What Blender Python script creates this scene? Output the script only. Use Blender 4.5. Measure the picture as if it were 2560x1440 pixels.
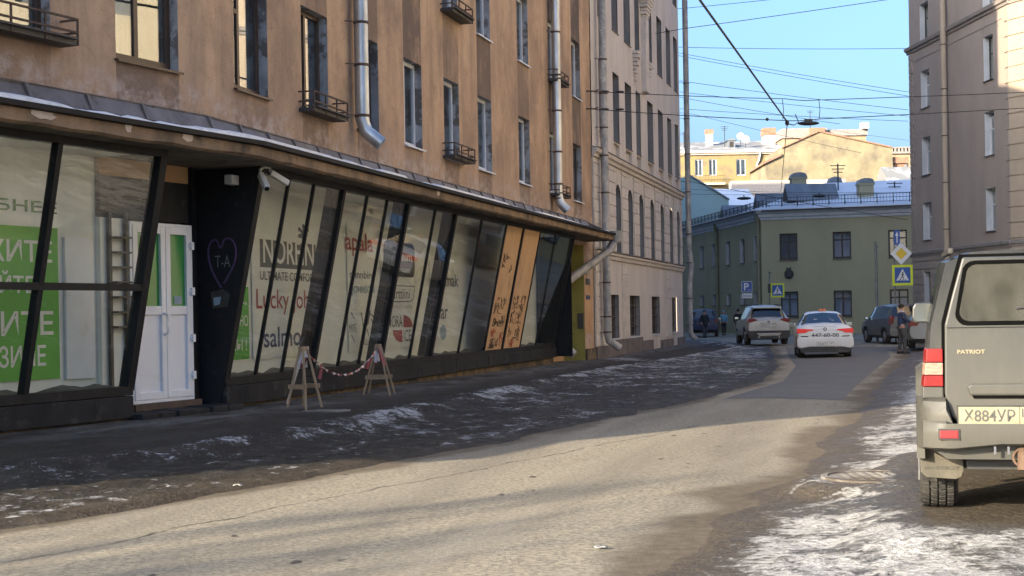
import bpy, bmesh, math, random
import numpy as np
from mathutils import Vector, Matrix
random.seed(7); np.random.seed(7)
for _o in list(bpy.data.objects): bpy.data.objects.remove(_o)
SC = bpy.context.scene
COL = SC.collection
rad = math.radians

# ------------------------------------------------------------------ camera, sky, sun, exposure
cam = bpy.data.cameras.new('camera'); cam_o = bpy.data.objects.new('camera', cam); COL.objects.link(cam_o)
cam.sensor_width = 36.0; cam.lens = 52.03; cam.clip_end = 3000; cam.clip_start = 0.1
cam.shift_y = 64 / 2560.0
cam_o.location = (0, 0, 1.55)
cam_o.matrix_world = Matrix.Translation((0, 0, 1.55)) @ Matrix.Rotation(rad(90), 4, 'X') @ Matrix.Rotation(rad(-1.0), 4, 'Z')
SC.camera = cam_o
SUN_AZ = math.atan2(-0.743, -0.669); SUN_EL = rad(18)
world = bpy.data.worlds.new('World'); SC.world = world; world.use_nodes = True
wn = world.node_tree
sky = wn.nodes.new('ShaderNodeTexSky'); sky.sky_type = 'NISHITA'; sky.sun_disc = False
sky.sun_elevation = SUN_EL; sky.sun_rotation = SUN_AZ % (2 * math.pi)
sky.air_density = 0.85; sky.dust_density = 5.5; sky.ozone_density = 4.5
wn.links.new(sky.outputs[0], wn.nodes['Background'].inputs[0])
wn.nodes['Background'].inputs[1].default_value = 0.13
sun = bpy.data.lights.new('sun', 'SUN'); sun.energy = 3.4; sun.angle = rad(0.55); sun.color = (1.0, 0.85, 0.62)
sun_o = bpy.data.objects.new('sun', sun); COL.objects.link(sun_o)
to_sun = Vector((math.sin(SUN_AZ) * math.cos(SUN_EL), math.cos(SUN_AZ) * math.cos(SUN_EL), math.sin(SUN_EL)))
sun_o.rotation_euler = to_sun.to_track_quat('Z', 'Y').to_euler(); sun_o.location = (-30, -30, 40)
SC.view_settings.view_transform = 'Standard'; SC.view_settings.look = 'None'
SC.view_settings.exposure = 1.88; SC.view_settings.gamma = 1.0
SC.view_settings.use_curve_mapping = False
SC.render.engine = 'CYCLES'
SC.cycles.use_denoising = True
SC.cycles.max_bounces = 8; SC.cycles.diffuse_bounces = 4; SC.cycles.glossy_bounces = 4
SC.cycles.transparent_max_bounces = 12; SC.cycles.transmission_bounces = 6
SC.cycles.caustics_reflective = False; SC.cycles.caustics_refractive = False

# ------------------------------------------------------------------ helpers
class Frame:
    """wall frame: s along the wall, n out of the wall into the street, z up"""
    def __init__(s, P, ang, flip=False):
        a = rad(ang); s.P = Vector((P[0], P[1], 0))
        s.t = Vector((math.sin(a), math.cos(a), 0)); s.n = Vector((math.cos(a), -math.sin(a), 0)) * (-1 if flip else 1)
    def __call__(s, a, b, c): return s.P + s.t * a + s.n * b + Vector((0, 0, c))
def xf(M): return lambda a, b, c: M @ Vector((a, b, c))
IDT = lambda a, b, c: Vector((a, b, c))

class MB:
    def __init__(s, T=None): s.v = []; s.f = []; s.m = []; s.T = T or IDT; s.at = []; s.mi = 0; s.av = 0.0
    def add(s, pts, faces):
        b = len(s.v)
        for p in pts: s.v.append(s.T(*p)); s.at.append(s.av)
        for f in faces: s.f.append([b + i for i in f]); s.m.append(s.mi)
        return s
    def quad(s, a, b, c, d): return s.add([a, b, c, d], [(0, 1, 2, 3)])
    def poly(s, pts): return s.add(pts, [tuple(range(len(pts)))])
    def box(s, x0, x1, y0, y1, z0, z1):
        return s.hexa([(x0, y0, z0), (x1, y0, z0), (x1, y1, z0), (x0, y1, z0), (x0, y0, z1), (x1, y0, z1), (x1, y1, z1), (x0, y1, z1)])
    def hexa(s, p):
        return s.add(p, [(3, 2, 1, 0), (4, 5, 6, 7), (0, 1, 5, 4), (1, 2, 6, 5), (2, 3, 7, 6), (3, 0, 4, 7)])
    def bar(s, a, b, w, h=None, up=(0, 0, 1)):
        a = Vector(a); b = Vector(b); h = h or w; d = (b - a).normalized(); u = Vector(up)
        if abs(d.dot(u)) > .95: u = Vector((1, 0, 0))
        x = d.cross(u).normalized() * (w / 2); y = x.cross(d).normalized() * (h / 2)
        return s.hexa([tuple(q) for q in (a - x - y, a + x - y, a + x + y, a - x + y, b - x - y, b + x - y, b + x + y, b - x + y)])
    def tube(s, path, r, n=8, cap=True):
        path = [Vector(p) for p in path]; N = len(path); rr = r if isinstance(r, (list, tuple)) else [r] * N
        pts = []; ref = None
        for i, p in enumerate(path):
            d = (path[min(i + 1, N - 1)] - path[max(i - 1, 0)]).normalized()
            if ref is None:
                ref = Vector((0, 0, 1)) if abs(d.z) < .9 else Vector((1, 0, 0))
            x = d.cross(ref).normalized(); y = d.cross(x).normalized(); ref = x.cross(d).normalized() if False else ref
            if abs(d.dot(ref)) > .98: ref = Vector((0, 1, 0)) if abs(d.y) < .9 else Vector((1, 0, 0))
            for k in range(n):
                a = 2 * math.pi * k / n; pts.append(tuple(p + (x * math.cos(a) + y * math.sin(a)) * rr[i]))
        fs = []
        for i in range(N - 1):
            for k in range(n):
                k2 = (k + 1) % n; fs.append((i * n + k, i * n + k2, (i + 1) * n + k2, (i + 1) * n + k))
        if cap: fs.append(tuple(range(n))[::-1]); fs.append(tuple((N - 1) * n + k for k in range(n)))
        return s.add(pts, fs)
    def prism(s, poly, m, t0, t1):
        """poly: 2-D points; m(a,b,t)->3-D"""
        n = len(poly); pts = [m(a, b, t0) for a, b in poly] + [m(a, b, t1) for a, b in poly]
        fs = [tuple(range(n))[::-1], tuple(range(n, 2 * n))] + [(i, (i + 1) % n, n + (i + 1) % n, n + i) for i in range(n)]
        return s.add(pts, fs)
    def grid(s, P, nu, nv):
        fs = [(i * nv + j, (i + 1) * nv + j, (i + 1) * nv + j + 1, i * nv + j + 1) for i in range(nu - 1) for j in range(nv - 1)]
        return s.add(P, fs)
    def sphere(s, c, r, nu=10, nv=7, sc=(1, 1, 1)):
        pts = []; 
        for j in range(nv + 1):
            th = math.pi * j / nv
            for i in range(nu):
                ph = 2 * math.pi * i / nu
                pts.append((c[0] + r * sc[0] * math.sin(th) * math.cos(ph), c[1] + r * sc[1] * math.sin(th) * math.sin(ph), c[2] + r * sc[2] * math.cos(th)))
        fs = [(j * nu + i, j * nu + (i + 1) % nu, (j + 1) * nu + (i + 1) % nu, (j + 1) * nu + i) for j in range(nv) for i in range(nu)]
        return s.add(pts, fs)
    def build(s, name, mat, parent=None, smooth=False, bevel=0, attr=None, kind=None, recalc=True, sub=0):
        off = parent_loc(parent)
        me = bpy.data.meshes.new(name); me.from_pydata([tuple(v - off) for v in s.v], [], s.f)
        mats = mat if isinstance(mat, (list, tuple)) else [mat]
        for m_ in mats: me.materials.append(M(m_) if isinstance(m_, str) else m_)
        if len(mats) > 1: me.polygons.foreach_set('material_index', s.m)
        if attr:
            a_ = me.attributes.new(attr, 'FLOAT', 'POINT'); a_.data.foreach_set('value', s.at)
        if recalc:
            bm = bmesh.new(); bm.from_mesh(me); bmesh.ops.recalc_face_normals(bm, faces=bm.faces[:]); bm.to_mesh(me); bm.free()
        if smooth: 
            for p_ in me.polygons: p_.use_smooth = True
        o = bpy.data.objects.new(name, me); COL.objects.link(o)
        if parent: o.parent = parent
        if bevel:
            md = o.modifiers.new('bevel', 'BEVEL'); md.width = bevel; md.segments = 2; md.limit_method = 'ANGLE'
        if sub:
            md = o.modifiers.new('sub', 'SUBSURF'); md.levels = sub; md.render_levels = sub
        if smooth and not sub: 
            try:
                me.set_sharp_from_angle(angle=rad(40))
            except Exception: pass
        if kind: o['kind'] = kind
        return o
LOCS = {}
def parent_loc(p):
    v = Vector((0, 0, 0))
    while p is not None: v = v + Vector(p.location); p = p.parent
    return v
def tag(o, label=None, cat=None, group=None, kind=None):
    if label: o['label'] = label
    if cat: o['category'] = cat
    if group: o['group'] = group
    if kind: o['kind'] = kind
    return o
def thing(name, label, cat, loc=(0, 0, 0), group=None):
    o = bpy.data.objects.new(name, None); COL.objects.link(o); o.location = loc; o.empty_display_size = .2
    return tag(o, label, cat, group)
def copy_tree(o, parent=None):
    c = o.copy(); COL.objects.link(c); c.parent = parent
    for ch in list(o.children): copy_tree(ch, c)
    return c

def text_mesh(txt, T, rect, mat, parent, name='lettering', n=0.0, bold=0.0, thick=0.0, shear=0.0):
    """text fitted in rect (a0,a1,b0,b1) of the plane T(a, n, b)"""
    cu = bpy.data.curves.new('txt', 'FONT'); cu.body = txt; cu.offset = bold; cu.resolution_u = 3; cu.shear = shear
    ob = bpy.data.objects.new('txt', cu)
    me = bpy.data.meshes.new_from_object(ob); bpy.data.objects.remove(ob)
    if not len(me.vertices): return None
    co = np.empty(len(me.vertices) * 3); me.vertices.foreach_get('co', co); co = co.reshape(-1, 3)
    lo = co.min(0); hi = co.max(0); a0, a1, b0, b1 = rect
    fx = (co[:, 0] - lo[0]) / max(hi[0] - lo[0], 1e-6); fy = (co[:, 1] - lo[1]) / max(hi[1] - lo[1], 1e-6)
    mb = MB(T)
    mb.add([(a0 + (a1 - a0) * u, n, b0 + (b1 - b0) * w) for u, w in zip(fx, fy)], [tuple(p.vertices) for p in me.polygons])
    bpy.data.meshes.remove(me); bpy.data.curves.remove(cu)
    return mb.build(name, mat, parent, recalc=False)

# ------------------------------------------------------------------ materials
MATS = {}
def M(n): return MATS[n]
class NT:
    def __init__(s, name):
        s.m = bpy.data.materials.new(name); s.m.use_nodes = True; MATS[name] = s.m
        s.t = s.m.node_tree; s.N = s.t.nodes; s.bsdf = s.N['Principled BSDF']; s.out = s.N['Material Output']
        s.tc = s.N.new('ShaderNodeTexCoord')
    def L(s, a, b): s.t.links.new(a, b)
    def noise(s, scale, detail=4, rough=.55, stretch=(1, 1, 1), dist=0.0, off=(0, 0, 0)):
        mp = s.N.new('ShaderNodeMapping'); mp.inputs['Scale'].default_value = stretch; mp.inputs['Location'].default_value = off
        s.L(s.tc.outputs['Object'], mp.inputs[0])
        nz = s.N.new('ShaderNodeTexNoise'); nz.inputs['Scale'].default_value = scale; nz.inputs['Detail'].default_value = detail
        nz.inputs['Roughness'].default_value = rough; nz.inputs['Distortion'].default_value = dist
        s.L(mp.outputs[0], nz.inputs['Vector']); return nz.outputs[0]
    def ramp(s, fac, a, b, ca=(0, 0, 0), cb=(1, 1, 1)):
        r = s.N.new('ShaderNodeValToRGB'); e = r.color_ramp.elements
        e[0].position = a; e[1].position = b; e[0].color = (*ca, 1); e[1].color = (*cb, 1); s.L(fac, r.inputs[0]); return r.outputs[0]
    def mix(s, fac, a, b, mode='MIX'):
        n = s.N.new('ShaderNodeMix'); n.data_type = 'RGBA'; n.blend_type = mode
        if isinstance(fac, (int, float)): n.inputs[0].default_value = fac
        else: s.L(fac, n.inputs[0])
        for i, c in ((6, a), (7, b)):
            if isinstance(c, tuple): n.inputs[i].default_value = (*c, 1)
            else: s.L(c, n.inputs[i])
        return n.outputs[2]
    def math(s, op, a, b=None, clamp=False):
        n = s.N.new('ShaderNodeMath'); n.operation = op; n.use_clamp = clamp
        for i, c in enumerate((a, b)):
            if c is None: continue
            if isinstance(c, (int, float)): n.inputs[i].default_value = c
            else: s.L(c, n.inputs[i])
        return n.outputs[0]
    def attr(s, name):
        n = s.N.new('ShaderNodeAttribute'); n.attribute_name = name; return n.outputs['Fac']
    def posz(s):
        n = s.N.new('ShaderNodeSeparateXYZ'); g = s.N.new('ShaderNodeNewGeometry'); s.L(g.outputs['Position'], n.inputs[0]); return n.outputs
    def bump(s, h, strength=.3, dist=.02):
        b = s.N.new('ShaderNodeBump'); b.inputs['Strength'].default_value = strength; b.inputs['Distance'].default_value = dist
        s.L(h, b.inputs['Height']); s.L(b.outputs[0], s.bsdf.inputs['Normal']); return b
    def col(s, c):
        if isinstance(c, tuple): s.bsdf.inputs['Base Color'].default_value = (*c, 1)
        else: s.L(c, s.bsdf.inputs['Base Color'])
    def rough(s, r):
        if isinstance(r, (int, float)): s.bsdf.inputs['Roughness'].default_value = r
        else: s.L(r, s.bsdf.inputs['Roughness'])
    def set(s, **k):
        for a, v in k.items(): s.bsdf.inputs[a.replace('_', ' ')].default_value = v
def var_mat(name, c1, c2, scale=3, stretch=(1, 1, 1), rough=.8, lo=.35, hi=.65, bump=0.0, bscale=60, metal=0.0, fine=0.12, spec=.5, dirt=None, dlo=.5, dhi=.75, dscale=1.2, dstretch=(1, 1, 1)):
    t = NT(name); n = t.noise(scale, 6, .6, stretch); c = t.mix(t.ramp(n, lo, hi), c1, c2)
    if fine:
        f = t.noise(bscale, 3, .6); c = t.mix(t.ramp(f, .3, .7, (1 - fine,) * 3, (1 + fine * .6,) * 3), c, c, 'MIX') if False else t.mix(1.0, c, t.ramp(f, .3, .7, (1 - fine,) * 3, (1,) * 3), 'MULTIPLY')
    if dirt:
        d = t.ramp(t.noise(dscale, 6, .65, dstretch, off=(3.1, 7.7, 1.3)), dlo, dhi); c = t.mix(d, c, dirt)
    t.col(c); t.rough(rough); t.set(Metallic=metal); t.bsdf.inputs['Specular IOR Level'].default_value = spec
    if bump: t.bump(t.noise(bscale, 4, .6), bump, .01)
    return t
def glass_mat(name, tint=(.8, .85, .8), refl=.06, rough=0.02, edge=.5, dirty=0.0, dcol=(.35, .36, .32)):
    t = NT(name); t.N.remove(t.bsdf)
    tr = t.N.new('ShaderNodeBsdfTransparent'); tr.inputs[0].default_value = (*tint, 1)
    gl = t.N.new('ShaderNodeBsdfGlossy'); gl.inputs['Roughness'].default_value = rough; gl.inputs[0].default_value = (1, 1, 1, 1)
    bn = t.N.new('ShaderNodeBump'); bn.inputs['Strength'].default_value = .05; bn.inputs['Distance'].default_value = .02
    t.L(t.noise(1.3, 1, .4), bn.inputs['Height']); t.L(bn.outputs[0], gl.inputs['Normal'])
    lw = t.N.new('ShaderNodeLayerWeight'); lw.inputs[0].default_value = .5
    p = t.math('POWER', lw.outputs['Facing'], 3.0); f = t.math('ADD', t.math('MULTIPLY', p, edge), refl, True)
    mx = t.N.new('ShaderNodeMixShader'); t.L(f, mx.inputs[0]); t.L(tr.outputs[0], mx.inputs[1]); t.L(gl.outputs[0], mx.inputs[2]); last = mx.outputs[0]
    if dirty:
        df = t.N.new('ShaderNodeBsdfDiffuse'); df.inputs[0].default_value = (*dcol, 1)
        m2 = t.N.new('ShaderNodeMixShader'); t.L(t.math('MULTIPLY', t.ramp(t.noise(1.4, 6, .7, (1, 1, .5)), .35, .8), dirty), m2.inputs[0]); t.L(last, m2.inputs[1]); t.L(df.outputs[0], m2.inputs[2]); last = m2.outputs[0]
    t.L(last, t.out.inputs[0]); return t

# plaster of the orange house: streaks, soot, dark columns under the windows, salt bloom above the canopy
t = NT('orange_plaster')
n1 = t.noise(1.1, 6, .62, (1, 1, .35)); c = t.mix(t.ramp(n1, .35, .72), (.61, .41, .255), (.48, .32, .205))
n2 = t.noise(2.6, 5, .7, (1, 1, .12), off=(5, 2, 0)); c = t.mix(t.math('MULTIPLY', t.ramp(n2, .48, .68), .5), c, (.22, .15, .105))
st = t.attr('stain'); n3 = t.noise(1.7, 6, .7, (1, 1, .6), off=(9, 1, 4))
c = t.mix(t.math('MULTIPLY', t.ramp(t.noise(.45, 6, .68, (1, 1, .8), off=(7, 3, 2)), .45, .60), .6), c, (.235, .16, .112))
c = t.mix(t.math('MULTIPLY', st, t.ramp(n3, .2, .5)), c, (.125, .09, .072))
z = t.posz()[2]; low = t.math('SUBTRACT', 1.0, t.math('MULTIPLY', t.math('SUBTRACT', z, 4.35), 1.9, True), True)
n4 = t.noise(3.2, 7, .7, (1, 1, 1.2), off=(2, 8, 3)); c = t.mix(t.math('MULTIPLY', low, t.ramp(n4, .46, .62)), c, (.62, .56, .53))
lw_ = t.math('SUBTRACT', 1.0, t.math('MULTIPLY', t.math('SUBTRACT', z, 4.3), .75, True), True)
c = t.mix(t.math('MULTIPLY', lw_, .5), c, (.40, .27, .19))
fine = t.noise(40, 4, .7); c = t.mix(1.0, c, t.ramp(fine, .3, .7, (.8, .8, .8), (1, 1, 1)), 'MULTIPLY')
cr = t.noise(.9, 8, .75, dist=1.5, off=(1, 1, 9)); crk = t.ramp(t.math('ABSOLUTE', t.math('SUBTRACT', cr, .5)), .0, .006, (.55, .5, .45), (1, 1, 1)); c = t.mix(1.0, c, crk, 'MULTIPLY')
t.col(c); t.rough(.92); t.bump(t.math('ADD', t.noise(22, 5, .65), t.math('MULTIPLY', n1, 2.0)), .35, .02)

var_mat('reveal_plaster', (.40, .41, .42), (.24, .24, .24), 3.5, (1, 1, .5), .9, bump=.3, bscale=30, dirt=(.13, .115, .105), dlo=.5, dhi=.56, dscale=2.5)
var_mat('fascia', (.30, .205, .13), (.12, .088, .064), 1.6, (1, 1, .4), .9, bump=.4, bscale=35, dirt=(.05, .04, .035), dlo=.55, dhi=.72, dscale=3)
var_mat('bare_plaster', (.62, .52, .44), (.5, .42, .36), 6, bump=.4, bscale=40)
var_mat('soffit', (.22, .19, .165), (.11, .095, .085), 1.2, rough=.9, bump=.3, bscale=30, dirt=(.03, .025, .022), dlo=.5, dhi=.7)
var_mat('flashing', (.20, .18, .175), (.12, .105, .10), 2.2, rough=.55, metal=.3, bscale=30, bump=.08, dirt=(.10, .07, .055), dlo=.55, dhi=.7, dscale=4)
t = NT('snow'); c = t.mix(t.ramp(t.noise(5, 6, .7), .45, .8), (.78, .80, .83), (.52, .53, .55)); t.col(c); t.rough(.75); t.bump(t.noise(14, 6, .7), .5, .03)
var_mat('black_paint', (.010, .011, .013), (.018, .019, .022), 4, (1, 1, .4), .62, bscale=90, bump=.12, fine=.3, dirt=(.04, .038, .037), dlo=.6, dhi=.75, dscale=5, spec=.2)
var_mat('plinth_paint', (.012, .013, .016), (.026, .027, .031), 2.5, (1, 1, .5), .7, bump=.3, bscale=40, fine=.3, dirt=(.075, .072, .07), dlo=.56, dhi=.78, dscale=2.5, spec=.2)
var_mat('old_brick', (.20, .14, .075), (.10, .075, .05), 5, rough=.95, bump=.6, bscale=18, dirt=(.04, .035, .03), dlo=.45, dhi=.6)
var_mat('steel_column', (.05, .046, .04), (.03, .028, .026), 5, (1, 1, .3), .6, fine=.25)
var_mat('shop_inside', (.78, .79, .74), (.70, .71, .66), 1.0, (1, 1, .6), .85, fine=.05)
var_mat('shop_ceiling', (.8, .8, .76), (.7, .7, .66), 1.0, rough=.9)
var_mat('shop_floor_grit', (.20, .185, .155), (.10, .092, .08), 6, rough=1, bump=.8, bscale=35)
var_mat('poster_white', (.78, .78, .74), (.70, .70, .66), 2, rough=.6, fine=.03)
var_mat('poster_green', (.10, .42, .04), (.08, .36, .035), 2, rough=.5, fine=.05)
var_mat('ink_dark', (.055, .055, .05), (.07, .07, .065), 5, rough=.6); var_mat('ink_red', (.40, .06, .045), (.34, .05, .04), 5, rough=.6)
var_mat('ink_navy', (.06, .075, .15), (.05, .065, .13), 5, rough=.6); var_mat('ink_teal', (.20, .30, .36), (.25, .34, .4), 5, rough=.6)
var_mat('ink_green', (.05, .16, .03), (.06, .2, .035), 5, rough=.6)
var_mat('ink_grey', (.3, .3, .28), (.25, .25, .24), 5, rough=.6)
var_mat('pvc_white', (.74, .76, .80), (.66, .68, .72), 2.2, (1, 1, .6), .35, fine=.04, dirt=(.5, .48, .45), dlo=.62, dhi=.8)
var_mat('pvc_brown', (.075, .042, .026), (.055, .032, .022), 4, rough=.4)
var_mat('frame_dark', (.03, .024, .02), (.045, .036, .03), 4, rough=.5)
var_mat('wood_grey', (.10, .085, .07), (.06, .05, .045), 5, (1, 1, .3), .8)
var_mat('door_green_film', (.03, .26, .06), (.03, .21, .05), 2, rough=.15)
glass_mat('shop_glass', (.98, .99, .965), .055, .008, .36, .03)
glass_mat('house_glass', (.7, .75, .75), .20, .01, .6)
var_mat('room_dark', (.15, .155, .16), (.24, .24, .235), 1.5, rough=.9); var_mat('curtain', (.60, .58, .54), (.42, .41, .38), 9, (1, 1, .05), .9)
t = NT('galvanized'); n = t.noise(4, 5, .6, (1, 1, .35)); c = t.mix(t.ramp(n, .35, .7), (.52, .55, .58), (.36, .38, .40)); c = t.mix(t.math('MULTIPLY', t.ramp(t.noise(2.2, 6, .7, (1, 1, .3), off=(4, 4, 4)), .55, .75), .6), c, (.22, .21, .20)); t.col(c); t.set(Metallic=.75); t.rough(t.ramp(n, .2, .8, (.28, .28, .28), (.5, .5, .5))); t.bump(t.noise(6, 3, .5), .08, .02)
t = NT('painted_pipe'); n = t.noise(3.5, 7, .7, (1, 1, .5)); c = t.mix(t.ramp(n, .42, .6), (.40, .38, .36), (.22, .23, .24)); c = t.mix(t.ramp(t.noise(7, 7, .75, off=(2, 0, 5)), .58, .66), c, (.6, .58, .55)); t.col(c); t.rough(.6); t.set(Metallic=.2)
var_mat('iron_rust', (.06, .045, .038), (.11, .065, .042), 9, rough=.8, bump=.2)
var_mat('iron_dark', (.03, .03, .032), (.045, .044, .044), 9, rough=.6)
var_mat('plywood', (.58, .37, .20), (.50, .30, .155), 2.2, (1, 1, .15), .75, bscale=30, fine=.1, dirt=(.36, .24, .14), dlo=.55, dhi=.7, dscale=2)
var_mat('spray_black', (.03, .028, .025), (.06, .05, .04), 12, rough=.8); var_mat('spray_red', (.35, .07, .04), (.4, .1, .05), 12, rough=.8); var_mat('spray_purple', (.09, .045, .13), (.06, .03, .09), 12, rough=.7); var_mat('spray_white', (.2, .2, .19), (.14, .14, .135), 9, rough=.8)
var_mat('portal_green', (.30, .29, .075), (.25, .245, .065), 2.5, rough=.85, bump=.1, dirt=(.2, .19, .06), dlo=.6, dhi=.8)
var_mat('portal_orange', (.52, .33, .17), (.45, .27, .14), 2, rough=.9, dirt=(.25, .16, .1), dlo=.55, dhi=.75)
var_mat('wood_pale', (.36, .26, .16), (.27, .19, .115), 6, (1, 1, .2), .75, fine=.15)
var_mat('tape_white', (.66, .62, .62), (.55, .5, .5), 9, rough=.45); var_mat('tape_red', (.36, .06, .06), (.3, .06, .06), 9, rough=.45)
var_mat('cctv_white', (.62, .62, .60), (.5, .5, .49), 6, rough=.4)
# ------------------------------------------------------------------ ground, road, pavement, verge
_LAT = {}
def vnoise(x, y, seed=0):
    if seed not in _LAT: _LAT[seed] = np.random.RandomState(seed + 11).rand(256, 256)
    g = _LAT[seed]; xi = np.floor(x).astype(int); yi = np.floor(y).astype(int); fx = x - xi; fy = y - yi
    fx = fx * fx * (3 - 2 * fx); fy = fy * fy * (3 - 2 * fy)
    a = g[xi & 255, yi & 255]; b = g[(xi + 1) & 255, yi & 255]; c = g[xi & 255, (yi + 1) & 255]; d = g[(xi + 1) & 255, (yi + 1) & 255]
    return (a * (1 - fx) + b * fx) * (1 - fy) + (c * (1 - fx) + d * fx) * fy
def fbm(x, y, s, o=4, seed=0, r=.55):
    v = 0; a = 1; t = 0
    for i in range(o): v = v + a * vnoise(x * s + 31.7 * i, y * s + 17.3 * i, seed + i); t += a; a *= r; s *= 2.03
    return v / t
def sst(a, b, x): q = np.clip((x - a) / (b - a), 0, 1); return q * q * (3 - 2 * q)
def curve(pts):
    p = np.array(sorted(pts, key=lambda q: q[1])); return lambda y: np.interp(y, p[:, 1], p[:, 0])
X_LEFT = curve([(-14, -12), (-8.6, 3), (-5.6, 8), (-3.85, 11.06), (-2.88, 12.7), (-1.55, 14.81), (-.03, 17.87), (1.23, 21.1), (2.76, 24.58), (5.3, 31.52), (7.2, 40), (8.0, 45), (9.2, 52), (10.6, 60), (10.0, 75), (6, 150)])
X_RIGHT = curve([(-6, -12), (-1.5, 3), (.2, 7), (.82, 8.89), (1.42, 11.15), (1.9, 11.75), (1.72, 12.44), (2.62, 13.84), (3.76, 18.18), (5.31, 22.55), (7.34, 29.71), (11.0, 42), (12.2, 46), (13.6, 52), (19, 66), (40, 90), (60, 150)])
X_KERB = curve([(-12, 3), (-8, 9.5), (-5.6, 13.4), (-3.9, 15.6), (-2.79, 17.6), (-1.9, 21), (-1.2, 23.8), (-.5, 27), (2.25, 38.3), (5.6, 48.5), (8.4, 57.5), (9.0, 60), (8.6, 75), (4, 150)])
def X_WALL(y): return np.where(y > 20.7, -4.235 + .26 * (y - 20.7), -4.235 + .480 * (y - 20.7))
def z_wall(y): return np.clip(.235 - .0065 * (y - 20.7), .06, .235)
def rut(x, y):
    a = x - .27 * y
    return .010 * np.sin(a * 2.1) + .012 * (fbm(x, y, .35, 2, 40) - .5)
ROWS = np.concatenate([np.arange(-12, 6, .6), np.arange(6, 18, .05), np.arange(18, 40, .1), np.arange(40, 75, .3), np.arange(75, 152, 3.)])
def strip(name, rows, xl, xr, ncol, hf, mat, attrs, kind='structure', power=1.0, parent=None):
    u = np.linspace(0, 1, ncol) ** power
    Y = np.repeat(rows[:, None], ncol, 1); a = xl(rows)[:, None]; b = xr(rows)[:, None]; X = a + (b - a) * u[None, :]
    Z = hf(X, Y); n, m = X.shape
    me = bpy.data.meshes.new(name); co = np.stack([X, Y, Z], -1).reshape(-1, 3)
    i = np.arange(n * m).reshape(n, m); q = np.stack([i[:-1, :-1], i[:-1, 1:], i[1:, 1:], i[1:, :-1]], -1).reshape(-1, 4)
    me.vertices.add(n * m); me.vertices.foreach_set('co', co.ravel()); me.loops.add(q.size); me.loops.foreach_set('vertex_index', q.ravel())
    me.polygons.add(len(q)); me.polygons.foreach_set('loop_start', np.arange(0, q.size, 4)); me.polygons.foreach_set('use_smooth', np.ones(len(q), bool))
    me.update(calc_edges=True)
    for k, fn in attrs.items():
        at = me.attributes.new(k, 'FLOAT', 'POINT'); at.data.foreach_set('value', np.clip(fn(X, Y, Z), 0, 1).ravel().astype(np.float32))
    me.materials.append(M(mat)); o = bpy.data.objects.new(name, me); COL.objects.link(o); o['kind'] = kind
    return o

# left side: pavement along the shop, broken ice ridge over the kerb, dark ice strip
def dl(X, Y): return X_LEFT(Y) - X + .35 * (fbm(X, Y, .9, 4, 3) - .5) + .10 * (fbm(X, Y, 4, 3, 6) - .5)
def h_left(X, Y):
    d = dl(X, Y); k = X - X_KERB(Y); zw = z_wall(Y); w = X_WALL(Y)
    base = -.07 + .105 * sst(-.35, .3, d)
    pav = zw - .09 * np.clip((X - w) / np.maximum(X_KERB(Y) - w, .5), 0, 1)
    kk = sst(.55, -.25, k + .25 * (fbm(X, Y, 1.2, 3, 9) - .5)); h = base * (1 - kk) + pav * kk
    ridge = np.exp(-((k - .1) / .38) ** 2) * (.02 + .10 * fbm(X, Y, 2.2, 4, 12)) * sst(-.1, .5, d)
    l2 = .05 * (fbm(X, Y, 3.3, 4, 15) - .45) * (1 - kk) * sst(.1, .6, d)
    mh = sst(.8, .42, np.hypot(X + 2.75, Y - 21.7)); q = h + ridge + l2 + .012 * (fbm(X, Y, 5, 3, 18) - .5)
    return q * (1 - mh) + .165 * mh
def str_noise(X, Y, s, seed):
    a = X * .966 - Y * .26; b = X * .26 + Y * .966; return fbm(a * 2.2, b * .8, s, 5, seed, .62)
def sn_left(X, Y, Z):
    k = X - X_KERB(Y); d = dl(X, Y); n = fbm(X, Y, .7, 4, 21)
    r = np.exp(-((k - .15) / .45) ** 2) * (.30 + .24 * sst(.40, .62, n)); far = sst(26, 44, Y) * .14 * sst(-.2, .4, k)
    m = np.maximum(r, (.25 + .12 * sst(.5, .7, fbm(X, Y, .5, 3, 26))) * sst(-.3, .3, k)) + far * (.5 + n * .6)
    heap = np.exp(-((X - 3.6) / .9) ** 2 - ((Y - 47.2) / 2.) ** 2) * .6
    return np.clip(m + heap, 0, .85) * sst(.0, .5, d)
def dust_left(X, Y, Z):
    w = X - X_WALL(Y); return (sst(1.35, .45, w + .5 * (fbm(X, Y, 1.5, 3, 30) - .5)) * .9 + .15 * sst(.5, .7, str_noise(X, Y, 1.5, 33)))
def ice_left(X, Y, Z):
    k = X - X_KERB(Y); return sst(-.1, .5, k + .5 * (fbm(X, Y, .8, 3, 35) - .5))
def brown_left(X, Y, Z):
    d = dl(X, Y); return sst(1.1, .2, d + .5 * (fbm(X, Y, 1.3, 3, 37) - .5)) * sst(20, 13, Y) + .5 * sst(-.2, -1.2, X - X_KERB(Y))
def streak(t, sc, st, det=9, ro=.72, off=(0, 0, 0)):
    mp = t.N.new('ShaderNodeMapping'); mp.inputs['Rotation'].default_value = (0, 0, rad(15.5)); mp2 = t.N.new('ShaderNodeMapping'); mp2.inputs['Scale'].default_value = st; mp2.inputs['Location'].default_value = off
    t.L(t.tc.outputs['Object'], mp.inputs[0]); t.L(mp.outputs[0], mp2.inputs[0]); n = t.N.new('ShaderNodeTexNoise'); n.inputs['Scale'].default_value = sc; n.inputs['Detail'].default_value = det; n.inputs['Roughness'].default_value = ro; n.inputs['Distortion'].default_value = .6
    t.L(mp2.outputs[0], n.inputs['Vector']); return n.outputs[0]
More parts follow.
